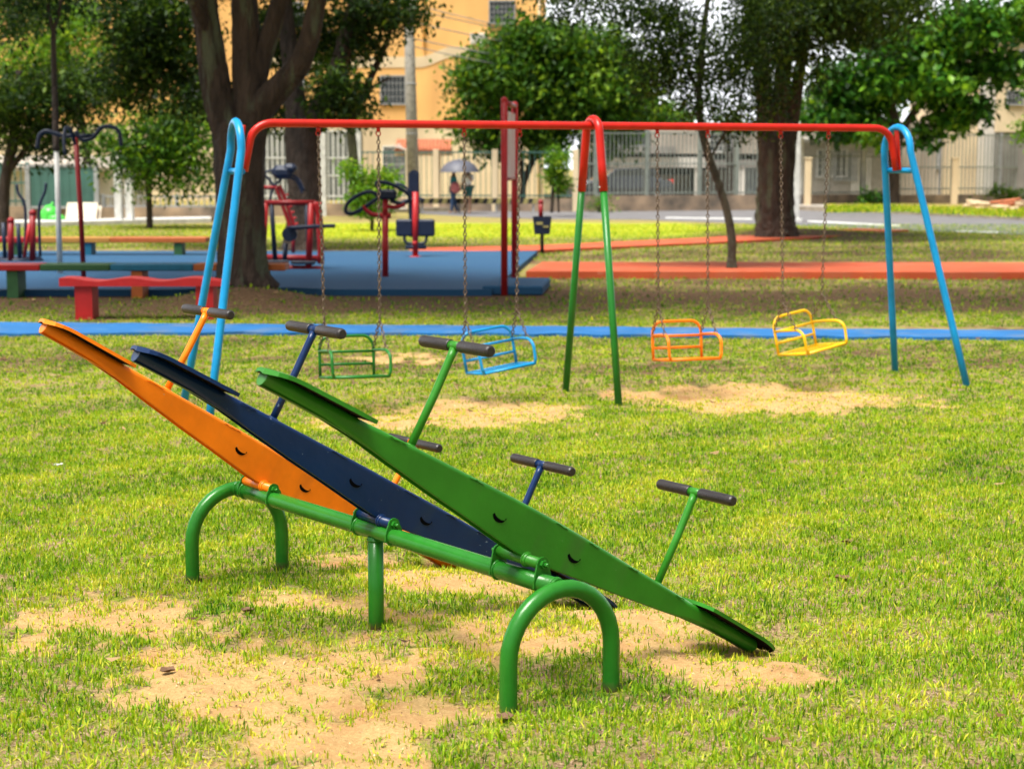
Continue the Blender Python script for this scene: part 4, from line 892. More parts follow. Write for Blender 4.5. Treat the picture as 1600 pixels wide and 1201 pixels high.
# big tree right
b0 = gp(1216, 364, .13); d = b0.y
tree('wide ribbed trunk with dark overhanging crown right of the leaning tree', b0,
     [pl(d, [(1213, 380, 38), (1212, 362, 31), (1211, 330, 27), (1212, 280, 26), (1214, 225, 24), (1214, 200, 12)]),
      pl(d, [(1205, 290, 14), (1200, 220, 15), (1194, 150, 13), (1188, 90, 12), (1180, 30, 11), (1170, -60, 11), (1140, -180, 8)]), pl(d, [(1214, 290, 14), (1216, 220, 14), (1221, 150, 12), (1227, 80, 11), (1240, 10, 10), (1255, -100, 9)]),
      pl(d, [(1226, 290, 12), (1234, 215, 12), (1244, 150, 11), (1253, 90, 9), (1266, 20, 8), (1300, -80, 7), (1360, -200, 5)])],
     bl(d, [(1240, -160, 320, 110, 4.2, 12000, 0), (1290, 12, 120, 32, 2.6, 4200, -.5), (1370, 5, 90, 24, 2.4, 2400, -1), (1190, 70, 56, 50, 1.4, 1700, -1), (1240, 40, 60, 36, 1.6, 1900, -1.4), (1400, -60, 180, 60, 3, 5000, 0), (1350, 52, 60, 20, 1.6, 1100, .5), (1255, 110, 22, 30, .8, 300, -1)]),
     M['bark'], L_dark, .17, 31, n=24, per=26, spread=.42, flare=.3, rough=.13)
# broad leaved tree, right
d = 66.; b0 = at(1393, 318, d); b0.z = 0
tree('broad leaved tree with large bright leaf rosettes on the right across the road', b0,
     [pl(d, [(1393, 326, 12), (1394, 290, 11), (1396, 250, 11), (1400, 215, 10), (1396, 180, 8), (1380, 130, 6)]), pl(d, [(1400, 225, 8), (1418, 190, 6), (1450, 150, 6), (1500, 130, 5), (1530, 110, 3)]), pl(d, [(1396, 215, 7), (1370, 180, 5), (1330, 160, 4), (1290, 150, 3)])],
     bl(d, [(1330, 130, 74, 48, 2, 2000, 0), (1420, 80, 90, 54, 2.4, 2900, 0), (1510, 50, 80, 56, 2.4, 2600, 0), (1300, 190, 58, 28, 1.4, 900, 0), (1450, 130, 76, 34, 2, 1500, 0), (1560, 110, 44, 26, 1.6, 560, 0), (1520, 170, 30, 24, 1, 320, 0), (1360, 205, 50, 16, 1.2, 460, 0), (1590, 20, 50, 40, 2, 800, 0), (1442, 212, 16, 16, .6, 110, 0), (1480, 190, 40, 16, 1, 260, 0)]),
     M['barkd'], L_broad, .42, 37, n=10, per=11, spread=.26, aspect=.6)
d = 58.; b0 = at(1606, 330, d); b0.z = 0
tree('bright leafy branches reaching in at the right edge', b0, [pl(d, [(1640, 330, 8), (1636, 250, 7), (1630, 180, 5)])], bl(d, [(1618, 205, 30, 26, 1, 420, 0), (1640, 150, 40, 40, 1, 600, 0)]), M['barkd'], L_bright, .22, 41, n=8, per=12, spread=.2)
# two slim trunks behind the fence, and a dark crown behind the middle tree
d = 63.; b0 = at(1140, 318, d); b0.z = 0
tree('two slim grey stems standing at the fence behind the leaning tree', b0, [pl(d, [(1143, 325, 6), (1142, 270, 6), (1136, 230, 5), (1130, 190, 4)]), pl(d, [(1143, 270, 4), (1148, 230, 4), (1150, 190, 3)])],
     bl(d, [(1140, 195, 34, 14, .8, 300, 0)]), M['barkd'], L_mid, .2, 43, n=8, per=12, spread=.2)
d = 52.; b0 = at(553, 335, d); b0.z = 0
tree('bare mossy trunk standing before the white gate, partly hidden by the shrub', b0, [pl(d, [(553, 338, 9), (553, 300, 8), (552, 250, 8), (548, 200, 7), (545, 150, 6), (520, 80, 5)])], bl(d, [(515, 110, 40, 50, 1.4, 900, 0), (545, 185, 24, 16, .8, 260, 0)]), M['barkg'], L_dark, .2, 47, n=10, per=14, spread=.24)

# ================================================================== BUILDINGS
def window(parent, x, z, y, w_, h_, grille=True, frame=None, shutter=None, bars=6, curtain=False):
    # a window in a wall whose face is the plane y; x, z: lower left corner (world)
    fr = MB()
    for (cx_, cz_, sx, sz) in ((x+w_/2, z-.03, w_+.16, .08), (x+w_/2, z+h_+.03, w_+.12, .06), (x-.03, z+h_/2, .06, h_), (x+w_+.03, z+h_/2, .06, h_)): fr.box((cx_, y-.05, cz_), (sx, .12, sz))
    f_ = fr.build('window', frame or M['grey'], parent, True)
    MB().box((x+w_/2, y-.012, z+h_/2), (w_, .02, h_)).build('pane', M['glass'], f_, True)
    if curtain: MB().box((x+w_*.3, y-.03, z+h_/2), (w_*.4, .01, h_*.96)).build('blind', M['greywall'], f_, True)
    if grille:
        g_ = MB()
        for i in range(1, bars): g_.box((x+w_*i/bars, y-.12, z+h_/2), (.022, .022, h_))
        for i in range(1, 4): g_.box((x+w_/2, y-.135, z+h_*i/4), (w_, .012, .022))
        g_.build('grille', M['grey'] if frame is None else frame, f_, True)
def wall_box(mb, x0, x1, y0, y1, z0, z1): return mb.box(((x0+x1)/2, (y0+y1)/2, (z0+z1)/2), (x1-x0, y1-y0, z1-z0))
# orange apartment block
D = 80.; ax = lambda px: at(px, 258, D).x; az = lambda py: at(800, py, D).z
ob_ = thing('apartment_building', 'tall orange rendered apartment block with a cream ground floor', 'building', (ax(500), D, 0))
wall_box(MB(), ax(-40), ax(852), D, D+14, az(192), 15.5).build('orange_wall', M['orwall'], ob_, True)
wall_box(MB(), ax(-38), ax(850), D+.06, D+13.9, -.1, az(192)).build('ground_floor_wall', M['crwall'], ob_, True)
wall_box(MB(), ax(396), ax(566), D+.0, D+.05, 0, az(206)).build('shaded_recess_panel', M['gatedark'], ob_, True)  # flat dark panel: shade of the recess behind the gate put into its colour
# wavy cream band
tp = []; bt = []
for i in range(61):
    px_ = 420+(852-420)*i/60; yc = 97 if px_ < 655 else 97-16*(.5-.5*math.cos(min(1, (px_-655)/55)*PI)); q_ = yc-258
    tp.append((ax(px_), az(yc-8))); bt.append((ax(px_), az(yc+9)))
MB().prism(tp+bt[::-1], D-.03, D+.03, 'y').build('cream_band', M['crwall'], ob_, True)
for (x0_, y0_, x1_, y1_) in ((597, 120, 633, 162), (766, 3, 803, 36), (440, 120, 476, 162), (290, 122, 330, 160), (120, 122, 160, 160), (440, 5, 476, 40), (290, 5, 330, 40), (120, 5, 160, 40), (597, -60, 633, -20)):
    window(ob_, ax(x0_), az(y1_), D, ax(x1_)-ax(x0_), az(y0_)-az(y1_), frame=M['grey'])
window(ob_, ax(600), az(283), D+.06, ax(634)-ax(600), az(230)-az(283), frame=M['white'], bars=8)
window(ob_, ax(280), az(262), D+.06, ax(306)-ax(280), az(240)-az(262), frame=M['white'], bars=6)
for i_, (px_, z0_, z1_) in enumerate(((556, 0, 12), (664, 6.8, 12), (842, 0, 12))): MB().tube([(ax(px_), D-.07, z0_), (ax(px_), D-.07, z1_)], .06, 8).build('drain_pipe', M['crwall'] if i_ != 1 else M['orwall'], ob_, True)
MB().box((ax(748), D-.25, az(62)), (.75, .45, .5), bevel=.03).build('air_conditioner', M['whwall'], ob_, True)
for yy in (-5,): MB().box(((ax(-38)+ax(560))/2, D-.03, az(yy)), (ax(560)-ax(-38), .06, .12)).build('string_course', M['crwall'], ob_, True)
wall_box(MB(), ax(-45), ax(856), D-.3, D+14.2, 15.5, 15.9).build('parapet', M['crwall'], ob_, True)
# tiled porch and its gate posts
D2 = 68.; bx = lambda px: at(px, 258, D2).x; bz = lambda py: at(800, py, D2).z
pr_ = thing('entrance_porch', 'small entrance porch with a terracotta tile roof on yellow posts', 'porch', (bx(680), D2, 0))
rf = MB(); x0_, x1_ = bx(618), bx(706); zt, zb = bz(221), bz(237)
nr = 16
for i in range(nr):
    xa, xb = x0_+(x1_-x0_)*i/nr, x0_+(x1_-x0_)*(i+1)/nr; xm = (xa+xb)/2; rr = (xb-xa)/2
    rf.tube([(xm, D2-.75, zb+.02), (xm, D2, (zt+zb)/2+.05), (xm, D2+.7, zt+.05)], rr*.98, 8)
rf.build('tile_roof', M['tile'], pr_, True)
MB().box(((x0_+x1_)/2, D2-.6, zb-.09), (x1_-x0_, .12, .16)).box(((x0_+x1_)/2, D2+.6, zb-.0), (x1_-x0_, .12, .3)).build('beam', M['wood'], pr_, True)
for px_ in (684, 640): MB().box((bx(px_), D2-.2, bz(240)/2-.05), (.26, .26, bz(240)+.1), bevel=.01).build('post', M['crwall'], pr_, True)
MB().box((bx(630), D2-.9, bz(232)), (.6, .6, .06), M=Matrix.Rotation(.3, 3, 'Y')).tube([(bx(618), D2-1, bz(235)), (bx(626), D2-1, bz(226)), (bx(634), D2-1, bz(235))], .03, 6).build('small_canopy', M['whwall'], pr_, True)

# fences
def fence(label, pxs, D0, D1, zb0, ztop, base, barcol, pitch=.15, base_m=None, postpx=(), post_m=None, pw=.12, rail=(.12, .55, .97), bar=.028, basez=.0):
    x0_, x1_ = at(pxs[0], 258, D0).x, at(pxs[1], 258, D1).x; L_ = math.hypot(x1_-x0_, D1-D0); an = math.atan2(D1-D0, x1_-x0_)
    t_ = thing('metal_fence', label, 'fence', (x0_, D0, 0), an)
    if base > 0: MB().box((L_/2, .0, base/2-.05), (L_, .2, base+.1)).build('base_wall', base_m or M['base'], t_)
    bm = MB(); n = int(L_/pitch)
    for i in range(n): bm.box((pitch*(i+.5), 0, (base+ztop)/2), (bar, bar, ztop-base))
    for f_ in rail: bm.box((L_/2, -.03, base+(ztop-base)*f_), (L_, .03, .05))
    bm.build('bars', barcol, t_)
    for px_ in postpx:
        f_ = (px_-pxs[0])/(pxs[1]-pxs[0]); MB().box((L_*f_, -.02, (ztop+.05)/2-.05), (pw, pw, ztop+.15), bevel=.008).build('post', post_m or barcol, t_)
    return t_
Dz = lambda y, d: at(800, y, d).z
fence('white barred gate and fence between the two dark trunks and the porch', (398, 562), 55, 55, 0, Dz(203, 55), Dz(318, 55), M['white'], .16, postpx=(505, 560), post_m=M['white'], pw=.18, rail=(.1, .38, .62, .98), bar=.045)
fence('thin dark barred fence in front of the cream ground floor', (562, 905), 61, 60, 0, Dz(236, 61), .45, M['teal'], .19, postpx=(640, 683, 775, 900), post_m=M['crwall'], pw=.2, rail=(.06, .97), bar=.022)
fence('long green grey barred fence before the open garage', (905, 1192), 60, 62, 0, Dz(206, 60), Dz(306, 60), M['fencelt'], .15, postpx=(930, 1008, 1090, 1150, 1190), post_m=M['fencelt'], pw=.13, rail=(.04, .5, .98), bar=.034)
fence('pale barred fence along the white house right of the wide trunk', (1248, 1400), 66, 69, 0, Dz(218, 66), Dz(305, 66), M['fencelt'], .16, postpx=(1250, 1290, 1346), post_m=M['white'], pw=.16, rail=(.04, .7, .98), bar=.045)
fence('tall thin grey fence at the cream house on the far right', (1400, 1640), 70, 74, 0, Dz(208, 70), Dz(305, 70), M['fencelt'], .2, postpx=(1466, 1560), post_m=M['grey'], pw=.09, rail=(.1, .45, .98), bar=.034)
fence('green grey barred fence at the far left behind the elliptical walker', (-60, 45), 50.5, 50.5, 0, Dz(256, 50.5), Dz(322, 50.5), M['teal'], .18, postpx=(0, 43), pw=.1, bar=.03)
fence('low barred fence between the white posts and the big trunk', (150, 400), 50.5, 50.5, 0, Dz(306, 50.5), Dz(324, 50.5), M['grey'], .16, postpx=(160, 275, 398), post_m=M['grey'], pw=.1, rail=(.1, .95), bar=.03)
for px_, lb in ((184, 'left one of two thick white gateway posts behind the small tree'), (201, 'right one of two thick white gateway posts behind the small tree')):
    c = at(px_, 258, 47.5); o = MB().box((c.x, 47.5, 1.0), (.19, .25, 2.0), bevel=.01).box((c.x, 47.5, 2.03), (.25, .3, .07), bevel=.01).build('gateway_post', M['white']); tag(o, lb, 'post')
c0, c1 = at(46, 258, 50.4), at(147, 258, 50.4); z0_, z1_ = Dz(322, 50.4), Dz(260, 50.4)
g_ = thing('metal_gate', 'solid teal green sheet metal gate left of the white gateway posts', 'gate', ((c0.x+c1.x)/2, 50.4, 0))
gm_ = MB()
for i in range(18): xx = c0.x+(c1.x-c0.x)*(i+.5)/18; gm_.box((xx, 50.4+(.012 if i % 2 else 0), (z0_+z1_)/2), ((c1.x-c0.x)/18, .05, z1_-z0_))
gm_.build('sheet', M['teal'], g_, True); gf = MB()
for xx in (c0.x-.06, c1.x+.06): gf.box((xx, 50.4, z1_/2), (.14, .14, z1_+.1), bevel=.01)
gf.box(((c0.x+c1.x)/2, 50.4, z1_+.02), (c1.x-c0.x, .1, .08)).box(((c0.x+c1.x)/2, 50.4, z0_-.04), (c1.x-c0.x, .1, .08)).build('gate_frame', M['grey'], g_, True)
o = MB().box(((c0.x+c1.x)/2, 50.6, z0_/2-.1), (c1.x-c0.x+2, .25, z0_+.1)).build('low_wall', M['base']); tag(o, 'stained low wall beneath the teal gate', 'wall')
# small cream house behind the left fences
Dl = 58.; hx = lambda px: at(px, 258, Dl).x; hz_ = lambda py: at(800, py, Dl).z
h = thing('small_house', 'low pale house with a tiled eave behind the teal gate at the left', 'building', (hx(60), Dl, 0))
wall_box(MB(), hx(-120), hx(170), Dl, Dl+6, -.1, hz_(258)).build('wall', M['whwall'], h, True)
MB().box((hx(25), Dl+.2, hz_(255)), (hx(170)-hx(-120)+.4, 1.6, .14), M=Matrix.Rotation(.25, 3, 'X')).build('roof', M['dullwall'], h, True)
window(h, hx(100), hz_(300), Dl, .9, .9, frame=M['white'])

# garage house, middle right
Dg = 72.; gx = lambda px: at(px, 258, Dg).x; gz = lambda py: at(800, py, Dg).z
g = thing('garage_house', 'grey and white house with a dark open carport under a pale concrete lintel', 'building', (gx(1060), Dg, 0))
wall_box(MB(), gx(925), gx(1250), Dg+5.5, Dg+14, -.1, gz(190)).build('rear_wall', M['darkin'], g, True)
wall_box(MB(), gx(930), gx(1200), Dg+.3, Dg+5.4, gz(240), gz(196)).build('upper_wall', M['dullwall'], g, True)
wall_box(MB(), gx(925), gx(1055), Dg-.4, Dg+.28, gz(240), gz(229)).build('balcony_slab', M['greywall'], g, True)
wall_box(MB(), gx(940), gx(1100), Dg-.1, Dg+5.4, gz(262), gz(246)).build('lintel', M['whwall'], g, True)
wall_box(MB(), gx(1100), gx(1200), Dg-.1, Dg+5.4, gz(262), gz(250)).build('lintel', M['greywall'], g, True)
for px_ in (936, 1010, 1092, 1160, 1198): wall_box(MB(), gx(px_)-.14, gx(px_)+.14, Dg-.05, Dg+.25, -.1, gz(262)).build('column', M['whwall'], g, True)
wall_box(MB(), gx(1024), gx(1088), Dg+2.6, Dg+2.7, 0, gz(274)).build('garage_door', M['greywall'], g, True)
wall_box(MB(), gx(1094), gx(1158), Dg+1.6, Dg+1.7, 0, gz(266)).build('inner_wall', M['greywall'], g, True)
window(g, gx(1110), gz(236), Dg+.3, 1.1, .9, frame=M['white']); window(g, gx(960), gz(226), Dg+.3, 1.4, .6, frame=M['grey'], grille=False)
wall_box(MB(), gx(1162), gx(1250), Dg+1, Dg+1.1, 0, gz(256)).build('shutter', mat('steel_shutter', (.25, .29, .32), .5, var=.1), g, True)
# white house behind the wide trunk and posts
Dw = 76.; wx = lambda px: at(px, 258, Dw).x; wz = lambda py: at(800, py, Dw).z
h = thing('white_house', 'long white rendered house right of the wide trunk', 'building', (wx(1370), Dw, 0))
wall_box(MB(), wx(1250), wx(1500), Dw, Dw+9, -.1, wz(190)).build('wall', M['dullwall'], h, True)
wall_box(MB(), wx(1246), wx(1400), Dw-.8, Dw-.02, wz(222), wz(214)).build('eave', M['whwall'], h, True)
window(h, wx(1278), wz(275), Dw, 1.2, 1.1, frame=M['white']); window(h, wx(1305), wz(280), Dw, .9, 1.1, frame=M['grey']); window(h, wx(1466), wz(262), Dw, .8, 1.2, frame=M['grey'], bars=7)
wall_box(MB(), wx(1330), wx(1362), Dw-.06, Dw, 0, wz(240)).build('door', M['whwall'], h, True)
wall_box(MB(), wx(1467), wx(1488), Dw-.06, Dw, 0, wz(262)).build('door', M['white'], h, True)
# cream tower house on the right edge
Dt = 74.; tx = lambda px: at(px, 258, Dt).x; tz = lambda py: at(800, py, Dt).z
h = thing('corner_house', 'tall cream corner house with a grey lower wall at the right edge', 'building', (tx(1570), Dt, 0))
wall_box(MB(), tx(1546), tx(1680), Dt-1, Dt+10, tz(207), tz(62)).build('upper_wall', M['crwall'], h, True)
wall_box(MB(), tx(1546)+.03, tx(1680), Dt-.9, Dt+10, -.1, tz(207)).build('lower_wall', M['greywall'], h, True)
wall_box(MB(), tx(1486), tx(1545), Dt+.6, Dt+8, -.1, tz(150)).build('side_wall', M['crwall'], h, True)
wall_box(MB(), tx(1532), tx(1546), Dt-.6, Dt+.58, -.1, tz(110)).build('pilaster', M['whwall'], h, True)
wall_box(MB(), tx(1540), tx(1690), Dt-1.3, Dt+10.2, tz(62), tz(56)).build('cornice', M['whwall'], h, True)
window(h, tx(1560), tz(164), Dt-1, .6, .5, frame=M['grey'], bars=4); window(h, tx(1578), tz(112), Dt-1, .9, .8, frame=M['grey'])
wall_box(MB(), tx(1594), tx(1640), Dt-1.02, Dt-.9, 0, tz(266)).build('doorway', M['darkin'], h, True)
# far dark green mass behind, closing the view between the houses
for i, (px_, lb) in enumerate(((1000, 'far trees showing above the garage house'), (1290, 'far trees behind the white house'))):
    d = 98.; b0 = at(px_, 258, d); b0.z = 0
    tree(lb, b0, [pl(d, [(px_, 300, 8), (px_, 200, 7), (px_+4, 130, 5)])], bl(d, [(px_, 165 if i == 0 else 170, 60, 42, 3, 1600, 0), (px_+50, 190, 40, 26, 3, 800, 0), (px_+(-60 if i == 0 else 70), 150, 50, 36, 3, 1200, 0)]), M['barkd'], L_mid, .45, 51+i, n=8, per=14, spread=.5)
# gate posts in yellow on the right
for px_, lb in ((1262, 'narrow yellow post beside the white post'), (1491, 'yellow gatepost in front of the cream house')):
    d = 65.; c = at(px_, 300, d); o = MB().box((c.x, d, at(px_, 250, d).z/2-.05), (.22, .22, at(px_, 248, d).z+.1), bevel=.01).box((c.x, d, at(px_, 248, d).z+.02), (.28, .28, .06), bevel=.01).build('gatepost', M['crwall']); tag(o, lb, 'post')
# striped low rail
d = 60.; e = thing('striped_barrier', 'low barrier with slanting yellow and dark stripes before the people', 'barrier', (at(735, 320, d).x, d-2.2, 0)); dd = d-2.2
x0_, x1_, zc = at(655, 318, dd).x, at(838, 318, dd).x, at(700, 314, dd).z; n = 26; ma, mb_ = MB(), MB()
for i in range(n):
    xa, xb = x0_+(x1_-x0_)*i/n, x0_+(x1_-x0_)*(i+1)/n; (ma if i % 2 else mb_).prism([(xa, zc-.09), (xb, zc-.09), (xb+.06, zc+.09), (xa+.06, zc+.09)], dd-.02, dd+.02, 'y')
ma.build('yellow_stripes', M['yelblk'], e, True); mb_.build('dark_stripes', M['darkin'], e, True)
for i in range(4): xx = x0_+.1+(x1_-x0_-.2)*i/3; MB().box((xx, dd+.05, zc/2), (.07, .06, zc+.1)).build('post', M['grey'], e, True)

# ================================================================== CAR in the carport
d = 68.5; c = at(968, 300, d); cz = .0
e = thing('parked_car', 'dark hatchback parked behind the fence by the open carport', 'car', (c.x, d, 0), rz=R_(200))
def carbody():
    prof = [(-2.0, .35), (-2.02, .75), (-1.92, .98), (-1.55, 1.05), (-1.2, 1.42), (-.4, 1.5), (.45, 1.44), (1.05, 1.02), (1.8, .9), (2.02, .7), (2.03, .35)]
    V = []; F = []; ny_ = [(-.82, .0), (-.86, .04), (-.86, .96), (.86, .96), (.86, .04), (.82, 0)]; m_ = len(prof)
    for yy in (-.84, -.78, -.0, .78, .84):
        for (x, z) in prof:
            k_ = 1 if z < 1.0 else .8; ins = .97 if abs(yy) > .8 else 1; V.append((x*ins, yy*k_, z if abs(yy) < .8 else z*.985))
    for a in range(4):
        for i in range(m_-1): F.append((a*m_+i, a*m_+i+1, (a+1)*m_+i+1, (a+1)*m_+i))
    F.append(tuple(range(m_-1, -1, -1))); F.append(tuple(4*m_+i for i in range(m_))); F += [(a*m_, (a+1)*m_, (a+1)*m_+m_-1, a*m_+m_-1) for a in range(4)]
    return MB().add(V, F, False)
bd = carbody().build('body', M['carp'], e)
for sg in (-1, 1):
    MB().prism([(-1.15, 1.06), (-1.05, 1.36), (-.4, 1.42), (.4, 1.36), (.9, 1.06)], sg*.7, sg*.735, 'y').build('side_window', M['glass'], e)
    MB().box((-1.93, sg*.66, .88), (.16, .24, .3), bevel=.02).build('tail_light', M['lamp'], e)
    for wx_ in (-1.25, 1.3):
        wh = MB().tube([(wx_, sg*.64, .31), (wx_, sg*.88, .31)], .31, 20).build('wheel', M['tyre'], e); MB().tube([(wx_, sg*.87, .31), (wx_, sg*.895, .31)], .18, 14).build('rim', M['grey'], wh)
MB().box((-1.42, 0, 1.2), (.05, 1.1, .36), M=Matrix.Rotation(.75, 3, 'Y')).build('rear_window', M['glass'], e)

# ================================================================== PEOPLE under the umbrella
def skin(name, verts, edges, radii, m, parent, sub=2):
    me = bpy.data.meshes.new(name); I = Vector(parent.location if not parent.parent else parent.parent.location)
    me.from_pydata([tuple(Vector(v)-I) for v in verts], edges, []); me.materials.append(m)
    o = bpy.data.objects.new(name, me); COL.objects.link(o); o.parent = parent
    md = o.modifiers.new('skin', 'SKIN'); md.use_smooth_shade = True
    for i, r_ in enumerate(radii):
        sv = me.skin_vertices[0].data[i] if me.skin_vertices else None
        if sv: sv.radius = (r_, r_) if not isinstance(r_, tuple) else r_; sv.use_root = (i == 0)
    s2 = o.modifiers.new('sub', 'SUBSURF'); s2.levels = sub; s2.render_levels = sub
    return o
def ensure_skin(me):
    if not me.skin_vertices:
        bm_ = None
def person(label, x, y, h, face, m_top, m_leg, m_skinleg, walk=.1, arm=None, short=False):
    s_ = h/1.7; p = thing('person', label, 'person', (x, y, 0)); ca, sa = math.cos(face), math.sin(face)
    def T(u, v, z): return (x+(u*ca-v*sa)*s_, y+(u*sa+v*ca)*s_, z*s_)      # u: forward, v: left
    V = [T(0,0,.93), T(0,0,1.1), T(0,0,1.28), T(0,0,1.40), T(0,0,1.48), T(.01,0,1.55), T(.02,0,1.62),
         T(walk*.3,.09,.9), T(walk*.6,.1,.5), T(walk-.02,.1,.09), T(walk+.11,.11,.035),
         T(-walk*.2,-.09,.9), T(-walk*.3,-.1,.5), T(-walk-.04,-.1,.1), T(-walk+.09,-.11,.04)]
    E_ = [(0,1),(1,2),(2,3),(3,4),(4,5),(5,6),(0,7),(7,8),(8,9),(9,10),(0,11),(11,12),(12,13),(13,14)]
    R2 = [.13,.12,.14,.1,.052,.085,.085,.09,.06,.042,.03,.09,.06,.042,.03]
    def armpts(sg, raised):
        b_ = len(V)
        if raised: V.extend([T(0,sg*.17,1.38), T(.12,sg*.22,1.18), T(.22,sg*.1,1.36), T(.24,sg*.08,1.43)])
        else: V.extend([T(0,sg*.17,1.38), T(-.03,sg*.23,1.12), T(.06,sg*.24,.88), T(.08,sg*.24,.8)])
        E_.extend([(3,b_),(b_,b_+1),(b_+1,b_+2),(b_+2,b_+3)]); R2.extend([.052,.04,.03,.032])
        return b_
    la = armpts(1, arm == 'left'); ra = armpts(-1, arm == 'right')
    body = skin('body', V, E_, [r_*s_ for r_ in R2], M['skin'], p)
    tb = len(V)
    # shirt over the trunk and upper arms
    SV = [V[0], V[1], V[2], V[3], V[la], V[la+1], V[ra], V[ra+1]]
    skin('shirt', SV, [(0,1),(1,2),(2,3),(3,4),(4,5),(3,6),(6,7)], [r_*s_ for r_ in (.15,.14,.158,.112,.066,.058,.066,.058)], m_top, p)
    LV = [V[0], V[7], V[8], V[9], V[11], V[12], V[13]]
    if short:
        k1 = tuple((a*.8+b_*.2) for a, b_ in zip(V[8], V[7])); k2 = tuple((a*.8+b_*.2) for a, b_ in zip(V[12], V[11]))
        skin('shorts', [V[0], V[7], k1, V[11], k2], [(0,1),(1,2),(0,3),(3,4)], [r_*s_ for r_ in (.15,.11,.088,.11,.088)], m_leg, p)
    else: skin('trousers', LV, [(0,1),(1,2),(2,3),(0,4),(4,5),(5,6)], [r_*s_ for r_ in (.148,.107,.077,.058,.107,.077,.058)], m_leg, p)
    hd = T(.0, 0, 1.60); rel = Vector(p.location)
    MB().ball(tuple(Vector(hd)+Vector((0, 0, .02*s_))-rel), (.102*s_, .1*s_, .115*s_), 14, 10, .03).ball(tuple(Vector(T(-.09, 0, 1.57))-rel), (.05, .05, .06), 10, 6).build('hair', M['hair'], p)
    fc = T(.105, 0, 1.565)
    MB().ball(tuple(Vector(fc)-rel), (.014, .014, .02), 6, 5).build('nose', M['skin'], p)
    return p, T
px1 = at(709, 332, 57.5); px2 = at(731, 332, 57.2)
pA, TA = person('person in teal shirt and blue jeans walking under the grey umbrella', px1.x, 57.5, 1.5, R_(200), M['tealcloth'], M['jean'], None, .14)
bg_ = MB().box(tuple(Vector(TA(.02, .27, .98))-Vector(pA.location)), (.3, .2, .34), bevel=.07).tube([tuple(Vector(TA(.02, .2, 1.1))-Vector(pA.location)), tuple(Vector(TA(0, .15, 1.42))-Vector(pA.location)), tuple(Vector(TA(-.02, .2, 1.1))-Vector(pA.location))], .015, 6)
o = thing('shoulder_bag', 'pink shoulder bag hanging at the side of the person in teal', 'bag', pA.location); bg_.build('bag_body', M['pinkcloth'], o)
pB, TB = person('person in a white shirt and dark teal shorts holding the umbrella', px2.x, 57.2, 1.56, R_(250), M['whcloth'], M['dkcloth'], None, .08, arm='left', short=True)
hp = Vector(TB(.24, .08, 1.43)); top_ = Vector((at(718, 258, 57.3).x, 57.3, at(718, 249, 57.3).z))
u_ = thing('umbrella', 'open grey umbrella held over two people beyond the lawn', 'umbrella', tuple(top_))
MB().tube([hp-top_-Vector((0, 0, .12)), hp-top_, Vector((0, 0, -.02)), Vector((0, 0, .05))], .012, 8).build('shaft', M['grey'], u_)
V = []; F = []; nr_, na = 8, 16
for j in range(nr_+1):
    for i in range(na):
        a = 2*PI*i/na; ph = j/nr_*1.25; rr = .66*math.sin(ph)/math.sin(1.25)*(1-.06*(i % 2)*j/nr_); V.append((rr*math.cos(a), rr*math.sin(a), -.42*(1-math.cos(ph))/(1-math.cos(1.25))))
for j in range(nr_):
    for i in range(na): k_ = (i+1) % na; F.append((j*na+i, (j+1)*na+i, (j+1)*na+k_, j*na+k_))
MB().add(V, F, True).build('canopy', M['umb'], u_)
rb = MB()
for i in range(0, na, 2):
    rb.tube([tuple(Vector(V[j*na+i])-Vector((0, 0, .012))) for j in range(0, nr_+1, 2)], .005, 5)
rb.build('ribs', M['grey'], u_)

# ================================================================== BAG, BOARD, WOOD PILE, LITTER, STREET BITS
d = 47.6; c = at(82, 340, d); bgm = MB(); bgm.ball((-.05, 0, .24), (.26, .26, .27), 18, 12, .09).ball((.1, -.05, .14), (.27, .25, .16), 14, 8, .1).tube([(-.05, 0, .48), (-.02, 0, .53), (.03, .02, .57)], [.05, .025, .05], 8)
o = bgm.build('rubbish_bag', M['bag']); o.location = (c.x, d, 0); tag(o, 'bright green rubbish bag lying on the ground in front of the teal gate', 'bag')
c = at(125, 345, d); o = MB().box((0, 0, .3), (.85, .04, .62), bevel=.01, M=Matrix.Rotation(-.5, 3, 'X')).box((.1, .14, .26), (.8, .03, .5), M=Matrix.Rotation(-.55, 3, 'X')).build('leaning_board', M['slab']); o.location = (c.x, d+.2, 0); tag(o, 'cream board leaning beside the green rubbish bag', 'board')
rr = random.Random(5)
for i in range(16):
    px_ = 1530+rr.uniform(0, 75); d = rr.uniform(56, 59.5); c = at(px_, 318, d); L_ = rr.uniform(.7, 1.6); an = rr.uniform(-.5, .5); zz = .06+.09*(i//5)+.04
    t_ = MB().tube([(-L_/2, 0, 0), (0, .02, .01), (L_/2, 0, .02)], [rr.uniform(.05, .09)]*3, 9).build('log', M['wood'] if i % 3 else M['tile'])
    t_.location = (c.x, d, zz+.05); t_.rotation_euler = (0, rr.uniform(-.15, .15), an)
    tag(t_, 'cut log in the pale and reddish heap beyond the road', 'log', 'logs in the heap')
